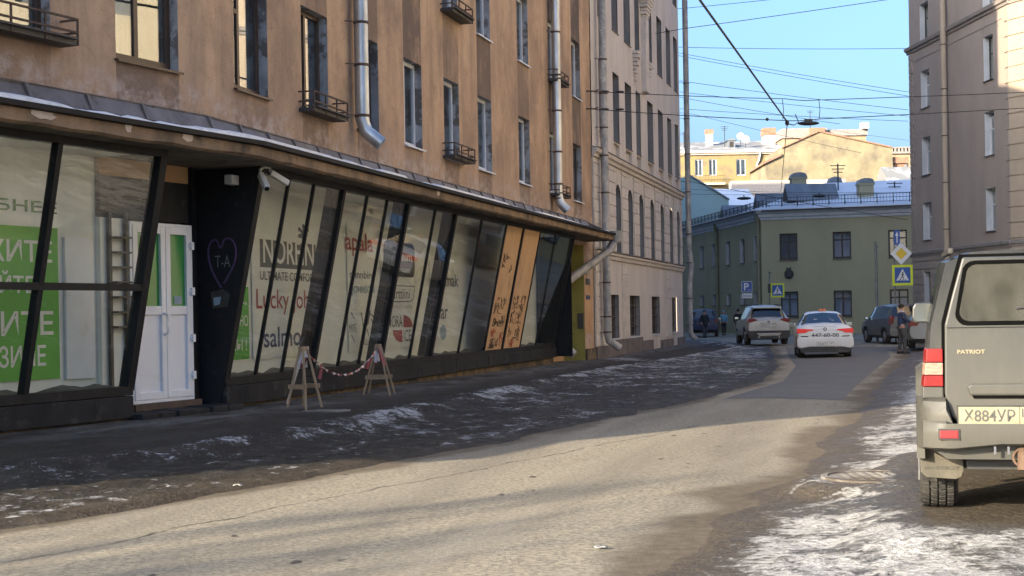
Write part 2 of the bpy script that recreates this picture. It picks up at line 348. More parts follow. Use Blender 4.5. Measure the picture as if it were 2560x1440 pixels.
def snow_mask(t, sn, k=2.6, w=.16):
    f = t.math('ADD', t.math('MULTIPLY', streak(t, 1.6, (1.0, .8, 1)), .42), t.math('ADD', t.math('MULTIPLY', streak(t, 6.5, (1.0, .85, 1), off=(3, 5, 1)), .36), t.math('MULTIPLY', streak(t, 17, (1.0, 1.0, 1), 5, off=(9, 5, 1)), .22))); return t.ramp(t.math('ADD', sn, t.math('MULTIPLY', t.math('SUBTRACT', f, .5), k)), .5 - w / 2, .5 + w / 2)
t = NT('pavement_ice')
sn = t.attr('snow'); du = t.attr('dust'); ic = t.attr('ice'); br = t.attr('brown')
nA = t.noise(2.4, 7, .7); nB = t.noise(19, 5, .7); nC = t.noise(70, 3, .7)
c = t.mix(t.ramp(nA, .35, .7), (.044, .036, .029), (.022, .019, .017)); c = t.mix(ic, c, t.mix(t.ramp(nA, .4, .7), (.018, .0155, .0125), (.04, .034, .026)))
c = t.mix(br, c, t.mix(t.ramp(nB, .35, .65), (.075, .056, .036), (.03, .024, .018)))
c = t.mix(t.math('MULTIPLY', t.math('MULTIPLY', du, t.ramp(streak(t, 2.2, (1, .35, 1), off=(2, 9, 4)), .38, .62)), t.ramp(nB, .3, .6, (.3, .3, .3))), c, (.215, .21, .205))
c = t.mix(t.math('MULTIPLY', t.ramp(nC, .62, .74), .35), c, (.28, .27, .25))
c = t.mix(t.math('MULTIPLY', t.ramp(streak(t, 4.5, (1, .5, 1), off=(1, 2, 3)), .50, .66), .55), c, (.10, .086, .068)); c = t.mix(t.math('MULTIPLY', t.ramp(streak(t, 11, (1, .6, 1), off=(6, 2, 3)), .55, .7), .5), c, (.016, .016, .017)); c = t.mix(t.math('MULTIPLY', t.ramp(t.noise(42, 3, .7, off=(8, 1, 2)), .6, .7), .6), c, (.21, .195, .175))
snf = snow_mask(t, sn, 3.4, .2); c = t.mix(snf, c, t.mix(t.ramp(nB, .35, .65), (.58, .59, .62), (.27, .27, .28)))
t.col(c); t.rough(t.mix(snf, t.mix(ic, (.85, .85, .85), t.ramp(nA, .3, .7, (.5, .5, .5), (.85, .85, .85))), (.7, .7, .7))); t.bsdf.inputs['Specular IOR Level'].default_value = .22; t.bump(t.math('ADD', t.math('ADD', t.math('MULTIPLY', nB, 1.0), t.math('MULTIPLY', snf, .5)), t.math('MULTIPLY', nA, 1.2)), .7, .06)
tag(strip('pavement', ROWS, lambda y: X_WALL(y) - 1.3, lambda y: X_LEFT(y) + .55, 130, h_left, 'pavement_ice', dict(snow=sn_left, dust=dust_left, ice=ice_left, brown=brown_left)))

# carriageway
t = NT('asphalt')
P_ = t.posz(); 
def along(sc, st):
    mp = t.N.new('ShaderNodeMapping'); mp.inputs['Rotation'].default_value = (0, 0, rad(15.5)); mp2 = t.N.new('ShaderNodeMapping'); mp2.inputs['Scale'].default_value = st
    t.L(t.tc.outputs['Object'], mp.inputs[0]); t.L(mp.outputs[0], mp2.inputs[0]); n = t.N.new('ShaderNodeTexNoise'); n.inputs['Scale'].default_value = sc; n.inputs['Detail'].default_value = 5; n.inputs['Roughness'].default_value = .6; t.L(mp2.outputs[0], n.inputs['Vector']); return n.outputs[0]
g = t.noise(115, 3, .75); g2 = t.noise(24, 4, .8); c = t.mix(.62, t.ramp(g, .3, .7, (.12, .108, .085), (.38, .34, .265)), t.ramp(g2, .40, .60, (.10, .086, .062), (.44, .385, .275)))
c = t.mix(t.math('MULTIPLY', t.ramp(t.noise(280, 2, .8), .58, .7), .5), c, (.42, .385, .33))
tr = along(1.0, (1.1, .10, 1)); c = t.mix(t.math('MULTIPLY', t.ramp(tr, .42, .66), .6), c, (.135, .118, .092))
c = t.mix(t.math('MULTIPLY', t.ramp(along(1.4, (1.0, .25, 1)), .5, .72), .35), c, (.34, .31, .255))
vo = t.N.new('ShaderNodeTexVoronoi'); vo.inputs['Scale'].default_value = 1.0; mp = t.N.new('ShaderNodeMapping'); mp.inputs['Rotation'].default_value = (0, 0, rad(15.5)); mp.inputs['Scale'].default_value = (3.4, 1.5, 1); t.L(t.tc.outputs['Object'], mp.inputs[0]); t.L(mp.outputs[0], vo.inputs['Vector'])
sp = t.math('MULTIPLY', t.ramp(t.math('ADD', vo.outputs['Distance'], t.math('MULTIPLY', t.math('SUBTRACT', t.noise(14, 4, .7), .5), .35)), .09, .13, (1, 1, 1), (0, 0, 0)), t.ramp(along(.9, (1.0, .12, 1)), .5, .56)); c = t.mix(sp, c, (.04, .034, .028))
wet = t.attr('edge'); c = t.mix(wet, c, t.mix(t.ramp(t.noise(9, 5, .7), .35, .65), (.085, .066, .044), (.14, .112, .075)))
# one long seam along the left part of the lane
sx = t.math('SUBTRACT', t.math('MULTIPLY', t.math('ADD', P_[0], 3.25), .8776), t.math('MULTIPLY', t.math('SUBTRACT', P_[1], 9.5), .4794))
ck = t.math('ABSOLUTE', t.math('ADD', sx, t.math('MULTIPLY', t.math('SUBTRACT', t.noise(.8, 7, .65), .5), .55)))
ck = t.math('ADD', ck, t.math('MULTIPLY', t.math('GREATER_THAN', P_[1], 20.0), 1.0)); c = t.mix(t.math('MULTIPLY', t.ramp(ck, .006, .03, (1, 1, 1), (0, 0, 0)), t.ramp(t.noise(2.0, 4, .6), .35, .6)), c, (.045, .038, .03))
t.col(c); t.rough(.88); t.bump(t.math('ADD', t.math('ADD', g, g2), t.math('MULTIPLY', t.ramp(ck, 0, .03), 1.5)), .8, .014)
def edge_mask(X, Y, Z):
    a = X - X_LEFT(Y); b = X_RIGHT(Y) - X; n = .7 * (fbm(X, Y, .8, 4, 50) - .5) + .25 * (fbm(X, Y, 3, 3, 54) - .5)
    return sst(.45, .05, b + n * 1.1) + sst(.30, .0, a + n * .8)
strip('road', ROWS, lambda y: X_LEFT(y) - .5, lambda y: X_RIGHT(y) + .6, 90, rut, 'asphalt', dict(edge=edge_mask))
t = NT('asphalt_new'); g = t.noise(150, 3, .7); c = t.mix(.5, t.ramp(g, .3, .7, (.075, .075, .075), (.14, .138, .13)), t.ramp(t.noise(30, 4, .75), .33, .67, (.06, .06, .06), (.16, .157, .148))); c = t.mix(t.math('MULTIPLY', t.ramp(t.noise(.8, 5, .6), .45, .7), .5), c, (.16, .155, .14)); t.col(c); t.rough(.85); t.bump(g, .4, .01)
def patch_sheet():
    nu, nv = 24, 120; mb = MB(); P = []
    for j in range(nv):
        f = j / (nv - 1)
        for i in range(nu):
            g = i / (nu - 1); y0 = 26.03 - 1.24 * g; y = y0 + (58 - y0) * f
            xa = float(X_LEFT(y)) + .45; xb = float(X_RIGHT(y)) - .45; 
            if f == 0: xa, xb = 3.72, 5.84
            x = xa + (xb - xa) * g; P.append((x, y, float(rut(np.array([x]), np.array([y]))[0]) + .006))
    mb.grid(P, nv, nu); o = mb.build('asphalt_patch', 'asphalt_new', smooth=True); o['kind'] = 'structure'
patch_sheet()

# right side: packed dirty snow verge
def dr(X, Y): return X - X_RIGHT(Y) + .5 * (fbm(X, Y, .8, 4, 60) - .5) + .12 * (fbm(X, Y, 4, 3, 64) - .5)
CAR_YAW = rad(15.3)
def car_uv(X, Y):
    x = X - 2.553; y = Y - 9.35; return x * math.cos(CAR_YAW) - y * math.sin(CAR_YAW), x * math.sin(CAR_YAW) + y * math.cos(CAR_YAW)
def h_right(X, Y):
    d = dr(X, Y); h = -.06 + .085 * sst(-.3, .35, d) + .13 * sst(.3, 2.2, d)
    lump = (.09 * (fbm(X, Y, 1.1, 3, 70) - .5) + .055 * (str_noise(X, Y, 2.0, 74) - .5) + .02 * (fbm(X, Y, 7, 3, 78) - .5)) * sst(.2, 1.2, d)
    u, v = car_uv(X, Y); flat = sst(.5, -.1, np.abs(u - .95) - 1.0) * sst(.6, 0., np.abs(v - 2.3) - 2.6)
    mh = sst(.95, .5, np.hypot(X - 3.0, Y - 12.3)); h = h * (1 - mh) + .135 * mh; lump = lump * (1 - mh)
    return (h + lump) * (1 - flat) + (.168 + .02 * (fbm(X, Y, 5, 3, 79) - .5)) * flat
def sn_right(X, Y, Z):
    d = dr(X, Y); n = fbm(X, Y, .55, 4, 80)
    u, v = car_uv(X, Y); under = sst(.45, .0, np.abs(u - 1.1) - 1.05 + .5 * (fbm(X, Y, 1.4, 3, 90) - .5)) * sst(.3, -.2, -v + .0 - .5 * (fbm(X, Y, 1.6, 3, 92) - .5)) * sst(6, 5, v)
    return np.clip(sst(.0, .85, d) * (.46 + .14 * sst(.34, .66, n)) , 0, .62) * (1 - .97 * under) * (1 - .30 * sst(24, 34, Y))
def ice_right(X, Y, Z): return sst(.2, 1.0, dr(X, Y))
def brown_right(X, Y, Z):
    u, v = car_uv(X, Y); return np.clip(sst(1.5, .3, dr(X, Y)) + sst(.4, -.2, np.abs(u - 1.1) - 1.1) * sst(.4, -.3, -v) * sst(6, 5, v), 0, 1)
t = NT('verge_snow')
sn = t.attr('snow'); ic = t.attr('ice'); br = t.attr('brown'); nA = t.noise(2.0, 7, .7); nB = t.noise(16, 5, .72); nC = t.noise(75, 3, .7)
c = t.mix(ic, (.07, .055, .036), t.mix(t.ramp(nA, .35, .7), (.05, .048, .046), (.10, .095, .088)))
c = t.mix(t.math('MULTIPLY', br, .85), c, t.mix(t.ramp(nB, .35, .65), (.10, .076, .046), (.04, .031, .021)))
c = t.mix(t.math('MULTIPLY', t.ramp(nC, .6, .72), .5), c, (.24, .21, .16))
snf = snow_mask(t, sn, 3.6, .2)
c = t.mix(snf, c, t.mix(t.ramp(nB, .38, .66), (.52, .51, .49), (.25, .238, .215)))
t.col(c); t.rough(t.mix(snf, t.ramp(nA, .3, .7, (.4, .4, .4), (.75, .75, .75)), (.55, .55, .55))); t.bump(t.math('ADD', t.math('ADD', nB, t.math('MULTIPLY', snf, .5)), t.math('MULTIPLY', nA, 1.4)), .75, .06)
strip('snowy_verge', ROWS, lambda y: X_RIGHT(y) - .6, lambda y: X_RIGHT(y) + np.where(y < 60, 22, 10), 190, h_right, 'verge_snow', dict(snow=sn_right, ice=ice_right, brown=brown_right), power=1.6)
var_mat('far_ground', (.10, .10, .105), (.26, .27, .29), .35, rough=.6, bump=.4, bscale=6)
mb = MB(); mb.quad((-900, -900, -.1), (900, -900, -.1), (900, 900, -.1), (-900, 900, -.1)); g_ = mb.build('ground', 'far_ground'); g_['kind'] = 'structure'

def zl(x, y): return float(h_left(np.array([x]), np.array([y]))[0])
def zr(x, y): return float(h_right(np.array([x]), np.array([y]))[0])

var_mat('manhole_iron', (.075, .062, .05), (.11, .09, .07), 6, rough=.85, bump=.3, dirt=(.30, .285, .265), dlo=.42, dhi=.6)
def manhole(loc, r, label):
    o = thing('manhole_cover', label, 'manhole', loc, 'manhole covers')
    T = lambda a, b, c: Vector((loc[0] + a, loc[1] + b, loc[2] + c))
    mb = MB(T); n = 28; pr = [(r, -.03), (r, .004), (r * .88, .006), (r * .86, -.02)]
    P = [(q * math.cos(2 * math.pi * i / n), q * math.sin(2 * math.pi * i / n), z) for i in range(n + 1) for q, z in pr]; mb.grid(P, n + 1, 4); mb.build('rim', 'manhole_iron', o)
    mb = MB(T); mb.prism([(.85 * r * math.cos(2 * math.pi * i / n), .85 * r * math.sin(2 * math.pi * i / n)) for i in range(n)], lambda a, b, t_: (a, b, t_), -.03, 0)
    for i in range(-4, 5):
        for j in range(-4, 5):
            if i * i + j * j < 15: mb.box(i * r * .18 - .02, i * r * .18 + .02, j * r * .18 - .02, j * r * .18 + .02, 0, .006)
    mb.build('lid', 'manhole_iron', o)
manhole((-2.75, 21.7, zl(-2.75, 21.7) + .006), .36, 'round iron manhole cover in the pavement beside the first wooden trestle')
manhole((3.0, 12.3, zr(3.0, 12.3) + .004), .45, 'round rusty manhole cover in the snow next to the dirty off-road car')
def scrap(x, y, z, s, mat, label, name='litter_scrap'):
    mb = MB(); P = []
    for i in range(5):
        for j in range(4): P.append((x + (i - 2) * s * .3 + random.uniform(-.2, .2) * s * .3, y + (j - 1.5) * s * .25, z + .01 + random.random() * s * .25))
    mb.grid(P, 5, 4); o = mb.build(name, mat, smooth=True); md = o.modifiers.new('s', 'SOLIDIFY'); md.thickness = .004
    tag(o, label, 'litter', 'scraps of litter')
scrap(-2.5, 13.35, .03, .07, 'ink_grey', 'crumpled pale scrap lying where the ice meets the road on the left')
scrap(.55, 9.6, .012, .07, 'ink_grey', 'small crushed scrap on the road edge in the foreground')
# ------------------------------------------------------------------ wall builder
def wall_panel(mb, s0, s1, z0, z1, ops, n=0.0, stain=False):
    """wall in plane n with openings ops=(s0,s1,z0,z1[,arch])"""
    ss = sorted(set([s0, s1] + [v for o in ops for v in o[:2] if s0 < v < s1])); zz = sorted(set([z0, z1] + [v for o in ops for v in o[2:4] if z0 < v < z1]))
    for i in range(len(ss) - 1):
        for j in range(len(zz) - 1):
            a, b, c, d = ss[i], ss[i + 1], zz[j], zz[j + 1]; sm, zm = (a + b) / 2, (c + d) / 2
            if any(o[0] < sm < o[1] and o[2] < zm < o[3] for o in ops): continue
            if stain:
                col_ = [o for o in ops if o[0] - .01 < sm < o[1] + .01 and o[2] > 4 and zm > 4.4]
                mb.av = (.0 if not col_ else random.choice((.55, .85, 1.0))) 
            mb.quad((a, n, c), (b, n, c), (b, n, d), (a, n, d))
    mb.av = 0
    for o in ops:
        if len(o) > 4 and o[4]:
            r = (o[1] - o[0]) / 2; cx = (o[0] + o[1]) / 2; zc = o[3] - r; K = 8
            for sg in (-1, 1):
                arc = [(cx + sg * r * math.cos(math.pi / 2 * k / K), n, zc + r * math.sin(math.pi / 2 * k / K)) for k in range(K + 1)]
                for k in range(K): mb.poly([arc[k], arc[k + 1], (cx + sg * r, n, o[3])])
def reveals(mb, o, n0, n1):
    a, b, c, d = o[:4]
    if len(o) > 4 and o[4]:
        r = (b - a) / 2; cx = (a + b) / 2; zc = d - r; K = 16; pts = [(a, c)] + [(cx - r * math.cos(math.pi * k / K), zc + r * math.sin(math.pi * k / K)) for k in range(K + 1)] + [(b, c)]
        for p, q in zip(pts, pts[1:]): mb.quad((p[0], n0, p[1]), (q[0], n0, q[1]), (q[0], n1, q[1]), (p[0], n1, p[1]))
        mb.quad((a, n0, c), (b, n0, c), (b, n1, c), (a, n1, c)); return
    for p, q in (((a, c), (a, d)), ((a, d), (b, d)), ((b, d), (b, c)), ((b, c), (a, c))):
        mb.quad((p[0], n0, p[1]), (q[0], n0, q[1]), (q[0], n1, q[1]), (p[0], n1, p[1]))
def window(F, o, parent, fm, depth=.28, sill=None, style='T', gm='house_glass', fw=.06, room='room_dark', curtain=None, sillm=None, rev='reveal_plaster'):
    """casement window set back by depth: frame mesh (the window) > pane, sill, back"""
    a, b, c, d = o[:4]; mb = MB(F); n1 = -depth + .03; n0 = -depth - .03; w = b - a; h = d - c; dd = d - (w / 2 if len(o) > 4 and o[4] else 0)
    mb.box(a, a + fw, n0, n1, c, d); mb.box(b - fw, b, n0, n1, c, d); mb.box(a + fw, b - fw, n0, n1, c, c + fw * 1.3); mb.box(a + fw, b - fw, n0, n1, d - fw, d)
    bars = []
    if style == 'T': bars = [('v', .40, 0, 1), ('h', .70, 0, .40)]
    elif style == 'V': bars = [('v', .45, 0, 1)]
    elif style == 'cross': bars = [('v', .5, 0, 1), ('h', .70, 0, 1)]
    elif style == 'tall': bars = [('h', .62, 0, 1)]
    elif style == 'grid': bars = [('v', .5, 0, 1), ('h', .33, 0, 1), ('h', .66, 0, 1)]
    for k, p, q0, q1 in bars:
        if k == 'v': mb.box(a + w * p - fw * .5, a + w * p + fw * .5, n0 + .004, n1 - .004, c + fw, d - fw)
        else: mb.box(a + fw * .5 + (w - fw) * q0, a + fw * .5 + (w - fw) * q1, n0 + .007, n1 - .007, c + h * p - fw * .45, c + h * p + fw * .45)
    wo = mb.build('window', fm, parent)
    if rev:
        mb = MB(F); reveals(mb, o, 0, -depth - .02); mb.build('reveal', rev, wo)
    mb = MB(F); mb.box(a + fw * .6, b - fw * .6, -depth - .008, -depth + .002, c + fw, d - fw * .6); mb.build('pane', gm, wo)
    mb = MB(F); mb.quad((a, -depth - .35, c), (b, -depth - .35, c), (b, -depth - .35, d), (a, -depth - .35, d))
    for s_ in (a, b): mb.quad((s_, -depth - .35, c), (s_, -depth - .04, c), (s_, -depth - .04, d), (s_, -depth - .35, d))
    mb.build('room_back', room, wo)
    if curtain is not None:
        for (p, q) in curtain:
            mb = MB(F); P = [(a + w * (p + (q - p) * i / 18), -depth - .14 + .025 * math.sin(i * 2.2), zz) for i in range(19) for zz in (c + .05, d - .05)]
            mb.grid(P, 19, 2); mb.build('curtain', 'curtain', wo)
    if sill:
        mb = MB(F); mb.hexa([(a - .03, -depth + .02, c - .005), (b + .03, -depth + .02, c - .005), (b + .03, .07, c - .05), (a - .03, .07, c - .05), (a - .03, -depth + .02, c + .02), (b + .03, -depth + .02, c + .02), (b + .03, .07, c - .02), (a - .03, .07, c - .02)])
        mb.build('sill', sillm or fm, wo)
    return wo
def pipe(F, path, r, parent, mat='galvanized', name='drainpipe', brackets=(), seams=True):
    """drainpipe along path of (s,n,z) with collars and wall brackets"""
    mb = MB(); P = [F(*p) for p in path]; mb.tube(P, r, 14); o = mb.build(name, mat, parent, smooth=True)
    for (s, n, z, dirs) in brackets:
        mb = MB(); c = F(s, n, z); K = 14
        Pp = [tuple(c + (F.t * math.cos(2 * math.pi * k / K) + F.n * math.sin(2 * math.pi * k / K)) * q + Vector((0, 0, zz))) for k in range(K + 1) for q, zz in ((r + .004, -.025), (r + .014, -.02), (r + .014, .02), (r + .004, .025))]
        mb.grid(Pp, K + 1, 4); mb.T = IDT
        mb.bar(tuple(F(s + dirs, n, z)), tuple(F(s + dirs * 2.2, -.02, z)), .018); mb.build('bracket', 'iron_rust', o)
    return o

B0 = (-4.235, 20.7)
RT = Frame(B0, 14.57); LF = Frame(B0, 25.65)
# ------------------------------------------------------------------ orange house
OB = thing('orange_house', 'long orange plaster apartment house with slanted black shop windows along the pavement', 'building', (B0[0], B0[1], 0))
Z2, Z2T, Z3, Z3T = 4.93, 6.64, 8.07, 9.8
cols = [(.95, 2.15), (3.5, 4.65), (6.05, 7.2), (8.68, 9.82), (11.34, 12.48), (14.0, 15.2), (17.82, 19.0), (21.36, 22.5), (24.42, 25.66)]
opsR = [(a, b, Z2, Z2T) for a, b in cols] + [(a, b, Z3, Z3T) for a, b in cols]
ENDR = 27.2; HTOP = 18.6
mb = MB(RT); wall_panel(mb, 0, ENDR, 4.0, HTOP, opsR, stain=True)
opsL = [(-1.85, -.58, Z2, Z2T), (-4.36, -3.03, Z2, Z2T), (-6.9, -5.6, Z2, Z2T), (-9.4, -8.1, Z2, Z2T), (-1.85, -.58, Z3, Z3T), (-4.36, -3.03, Z3, Z3T)]
ENDL = -14.0
mb.T = LF; wall_panel(mb, ENDL, 0, 4.0, HTOP, opsL, stain=True)
mb.T = RT; wall_panel(mb, 25.72, ENDR, -.3, 4.0, [])      # strip beside the green entrance
wall_panel(mb, 22.6, 25.72, 3.62, 4.0, [])
mb.build('wall', 'orange_plaster', OB, attr='stain', recalc=False)
mb = MB(LF); e = ENDL; mb.quad((e, 0, -.3), (e, -14, -.3), (e, -14, HTOP), (e, 0, HTOP)); mb.T = RT
mb.quad((0, 0, HTOP), (ENDR, 0, HTOP), (ENDR, -14, HTOP), (0, -14, HTOP)); mb.T = LF; mb.quad((e, 0, HTOP), (0, 0, HTOP), (0, -14, HTOP), (e, -14, HTOP))
mb.T = RT; mb.quad((0, -14, -.3), (ENDR, -14, -.3), (ENDR, -14, HTOP), (0, -14, HTOP)); mb.T = LF; mb.quad((e, -14, -.3), (0, -14, -.3), (0, -14, HTOP), (e, -14, HTOP))
mb.build('rear_and_roof', 'reveal_plaster', OB)
mb = MB(RT); mb.box(24.6, 27.2, -6, -.05, HTOP, 26.5); mb.build('shadow_block', 'old_brick', OB)  # unseen block added on the roof to cast the shadow edge across the street
random.seed(3)
styles = ['pvc_brown', 'pvc_brown', 'frame_dark', 'pvc_white', 'pvc_white', 'pvc_white', 'pvc_white', 'pvc_white', 'wood_grey']
cur = [[(.0, .35), (.75, 1)], [(0, .4)], None, [(0, 1)], [(0, .5)], [(.1, 1)], [(0, 1)], [(0, .6)], None]
for i, o in enumerate(opsR):
    k = i % 9; m_ = styles[k] if i < 9 else ('pvc_white' if k != 8 else 'pvc_white')
    window(RT, o, OB, m_, .18, sill=True, fw=.075, style='V' if k in (1, 2, 8) else 'T', curtain=cur[k], sillm='pvc_brown' if k < 3 and i < 9 else 'pvc_white')
for i, o in enumerate(opsL): window(LF, o, OB, 'pvc_brown', .17, fw=.08, sill=True, style='V', curtain=[(.0, .42)] if i == 0 else [(0, 1)], sillm='pvc_brown')
def planter(F, s0, s1, z, out=.27):
    """narrow flower shelf of iron bars under a window"""
    mb = MB(F); mb.box(s0, s1, .0, out, z - .10, z - .04); o = mb.build('window_shelf', 'iron_dark', OB)
    mb = MB(F)
    for zz in (z + .06, z + .22):
        mb.bar((s0, out, zz), (s1, out, zz), .025); mb.bar((s0, 0, zz), (s0, out, zz), .025); mb.bar((s1, 0, zz), (s1, out, zz), .025)
    for q in range(4):
        s_ = s0 + (s1 - s0) * q / 3; mb.bar((s_, out, z - .1), (s_, out, z + .23), .022)
    mb.build('railing', 'iron_rust', o)
    mb = MB(F)
    for q in range(3): mb.bar((s0 + .05, .06 + q * .12, z - .025), (s1 - .05, .06 + q * .12, z - .025), .07, .025)
    mb.build('board', 'wood_grey', o)
planter(RT, 3.35, 4.85, 4.98); planter(RT, 11.2, 12.75, 4.99); planter(RT, 11.2, 12.75, 8.12); planter(RT, 21.25, 22.7, 8.12); planter(RT, 21.25, 22.7, 4.92); planter(LF, -4.5, -2.85, 5.0)

# canopy over the shop: fascia, soffit, metal flashing panels with ribs, strip of snow
def sweep(prof, sL, sR, mb, closed=False):
    """profile (n,z) swept along the bent facade with a mitre at the bend"""
    mit = lambda n, z: (LF(0, n, z) + RT(0, n, z)) / 2
    rows = [[LF(sL, n, z) for n, z in prof], [mit(n, z) for n, z in prof], [RT(sR, n, z) for n, z in prof]]
    P = [tuple(p) for r in rows for p in r]; mb.T = IDT; mb.grid(P, 3, len(prof))
CEND = 26.3
def along_pts(n, z, step, sL, sR):
    out = []; k = sL
    while k < -.3: out.append(LF(k, n, z)); k += step
    out.append((LF(0, n, z) + RT(0, n, z)) / 2); k = .6
    while k < sR: out.append(RT(k, n, z)); k += step
    out.append(RT(sR, n, z)); return out
random.seed(5)
A_ = along_pts(.85, 3.75, .45, ENDL, CEND); mb = MB(); P = []
for i, p in enumerate(A_):
    j = random.uniform(-.012, .012); q = p + Vector((0, 0, .24)); b = p + Vector((-.05, .02, j)); P += [tuple(b), tuple(p + Vector((0, 0, .03 + j))), tuple(p + Vector((0, 0, .12))), tuple(q)]
mb.grid(P, len(A_), 4); mb.build('fascia', 'fascia', OB)
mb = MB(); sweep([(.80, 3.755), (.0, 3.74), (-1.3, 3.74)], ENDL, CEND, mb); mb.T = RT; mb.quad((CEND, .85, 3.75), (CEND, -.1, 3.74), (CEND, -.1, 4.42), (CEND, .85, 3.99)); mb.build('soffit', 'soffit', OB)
mb = MB(); sweep([(.86, 3.915), (.94, 3.925), (.945, 3.985), (.83, 4.0)], ENDL, CEND, mb); mb.build('drip_edge', 'black_paint', OB)
can = None
edges = [('L', k) for k in np.arange(ENDL, -.6, 1.05)] + [('B', 0)] + [('R', k) for k in np.arange(1.0, CEND - .3, 1.0)] + [('R', CEND)]
def epos(e, n, z):
    return LF(e[1], n, z) if e[0] == 'L' else RT(e[1], n, z) if e[0] == 'R' else (LF(0, n, z) + RT(0, n, z)) / 2
for e0, e1 in zip(edges, edges[1:]):
    mb = MB(); dz = random.uniform(0, .012); lift = random.uniform(0, .02)
    a0, a1 = epos(e0, .90, 3.985 + dz), epos(e1, .90, 3.985 + dz); m0, m1 = epos(e0, .13, 4.165), epos(e1, .13, 4.165); c0, c1 = epos(e0, .03, 4.355 + lift), epos(e1, .03, 4.355 + lift)
    g = (a1 - a0).normalized() * .008
    mb.poly([tuple(a0 + g), tuple(a1 - g), tuple(m1 - g), tuple(m0 + g)]); mb.poly([tuple(m0 + g), tuple(m1 - g), tuple(c1 - g), tuple(c0 + g)])
    p_ = mb.build('flashing_panel', 'flashing', OB)
    mb = MB(); mb.bar(tuple(epos(e1, .14, 4.15)), tuple(epos(e1, .045, 4.375)), .05, .035); mb.bar(tuple(epos(e1, .85, 4.005)), tuple(epos(e1, .15, 4.17)), .03, .02); mb.build('seam', 'flashing', p_)
mb = MB(); sweep([(.012, 4.35), (.03, 4.39), (.0, 4.405)], ENDL, CEND, mb); mb.build('wall_flashing', 'flashing', OB)
# strip of snow left on the canopy
mb = MB(); P = []; S_ = np.arange(-9, 25.5, .2); rows = 0
for s in S_:
    F_ = LF if s < 0 else RT; th = max(0, .5 + .5 * math.sin(s * .9 + 1) * .7 + random.uniform(-.25, .25)) if s < 6 else max(0, .42 + .55 * math.sin(s * .75) + random.uniform(-.25, .25))
    if s > 19: th *= .35
    q = lambda n, dz: tuple(((LF(0, n, 0) + RT(0, n, 0)) / 2 if abs(s) < .1 else F_(s, n, 0)) + Vector((0, 0, 3.99 + (0.90 - n) * .235 + dz)))
    hh = .045 * min(1, th * 2) ; up = .93 - .10 - .58 * th
    P += [q(.905, -.004), q(.90, hh), q((.92 + up) / 2, hh + .01), q(up, -.004)]; rows += 1
mb.grid(P, rows, 4); mb.build('snow_strip', 'snow', OB, smooth=True)
for F_, s, w in ((LF, -4.1, .22), (LF, -2.65, .07), (LF, -1.5, .12), (RT, 8.1, .1)):
    mb = MB(F_); pts = [(s + w * math.cos(a) * random.uniform(.7, 1.2), 3.90 + .085 * math.sin(a) * random.uniform(.7, 1.2)) for a in np.arange(0, 6.28, .45)]
    mb.prism(pts, lambda a, b, t_: (a, .852 + t_, b), 0, .006); mb.build('plaster_scar', 'bare_plaster', OB)

# slanted shop glazing
def gn(z): return -.25 + .63 * (z - .65) / 3.07
def slant_bar(F, s, w, dep, z0=.62, z1=3.75, parent=None, mat='black_paint', name='mullion', outset=.05):
    mb = MB(F); mb.hexa([(s - w / 2, gn(z0) - dep, z0), (s + w / 2, gn(z0) - dep, z0), (s + w / 2, gn(z0) + outset, z0), (s - w / 2, gn(z0) + outset, z0), (s - w / 2, gn(z1) - dep, z1), (s + w / 2, gn(z1) - dep, z1), (s + w / 2, gn(z1) + outset, z1), (s - w / 2, gn(z1) + outset, z1)])
    return mb.build(name, mat, parent)
mulR = [2.05, 3.05, 4.32, 5.5, 6.55, 7.72, 9.45, 10.85, 12.9, 15.06, 16.66, 18.5, 20.3]; THICK = (4.32, 7.72, 10.85, 16.66)
SW = OB
for s in mulR:
    tk = s in THICK; slant_bar(RT, s, .11 if tk else .06, .12 if tk else .03, parent=SW, outset=.04 if tk else .018)
    if tk: slant_bar(RT, s - .07, .08, .26, z0=.7, z1=3.7, parent=SW, mat='steel_column', name='inner_column', outset=-.13)
slant_bar(RT, .95, .16, .08, parent=SW, outset=.06); slant_bar(RT, 22.45, .14, .5, parent=SW, outset=.06)
for s in (-3.33,): slant_bar(LF, s, .085, .06, parent=SW)
slant_bar(LF, -1.44, .13, .10, parent=SW, outset=.06); slant_bar(LF, -5.3, .1, .06, parent=SW); slant_bar(LF, -7.3, .1, .06, parent=SW); slant_bar(LF, -9.3, .1, .06, parent=SW)
mb = MB(LF); mb.box(-10, -1.5, gn(1.98) - .03, gn(1.98) + .05, 1.93, 2.02); mb.build('transom', 'black_paint', SW)
edges_s = [1.0] + mulR + [22.4]
BOARDS = {(15.06, 16.66), (16.66, 18.5)}
for a, b in zip(edges_s, edges_s[1:]):
    bd = (a, b) in BOARDS; mb = MB(RT); t_ = .012; q0, q1 = (.66, 3.70); g_ = .05
    mb.hexa([(a + g_, gn(q0) - t_, q0), (b - g_, gn(q0) - t_, q0), (b - g_, gn(q0), q0), (a + g_, gn(q0), q0), (a + g_, gn(q1) - t_, q1), (b - g_, gn(q1) - t_, q1), (b - g_, gn(q1), q1), (a + g_, gn(q1), q1)])
    po = mb.build('plywood_board' if bd else 'pane', 'plywood' if bd else 'shop_glass', SW)
    if bd: po['label'] = 'plywood board with graffiti filling a shop window opening'
ledge = [-9.3, -7.3, -5.3, -3.33, -1.44]
for a, b in zip(ledge, ledge[1:]):
    for q0, q1 in ((.66, 1.93), (2.02, 3.70)):
        mb = MB(LF); mb.hexa([(a + .04, gn(q0) - .012, q0), (b - .04, gn(q0) - .012, q0), (b - .04, gn(q0), q0), (a + .04, gn(q0), q0), (a + .04, gn(q1) - .012, q1), (b - .04, gn(q1) - .012, q1), (b - .04, gn(q1), q1), (a + .04, gn(q1), q1)]); mb.build('pane', 'shop_glass', SW)
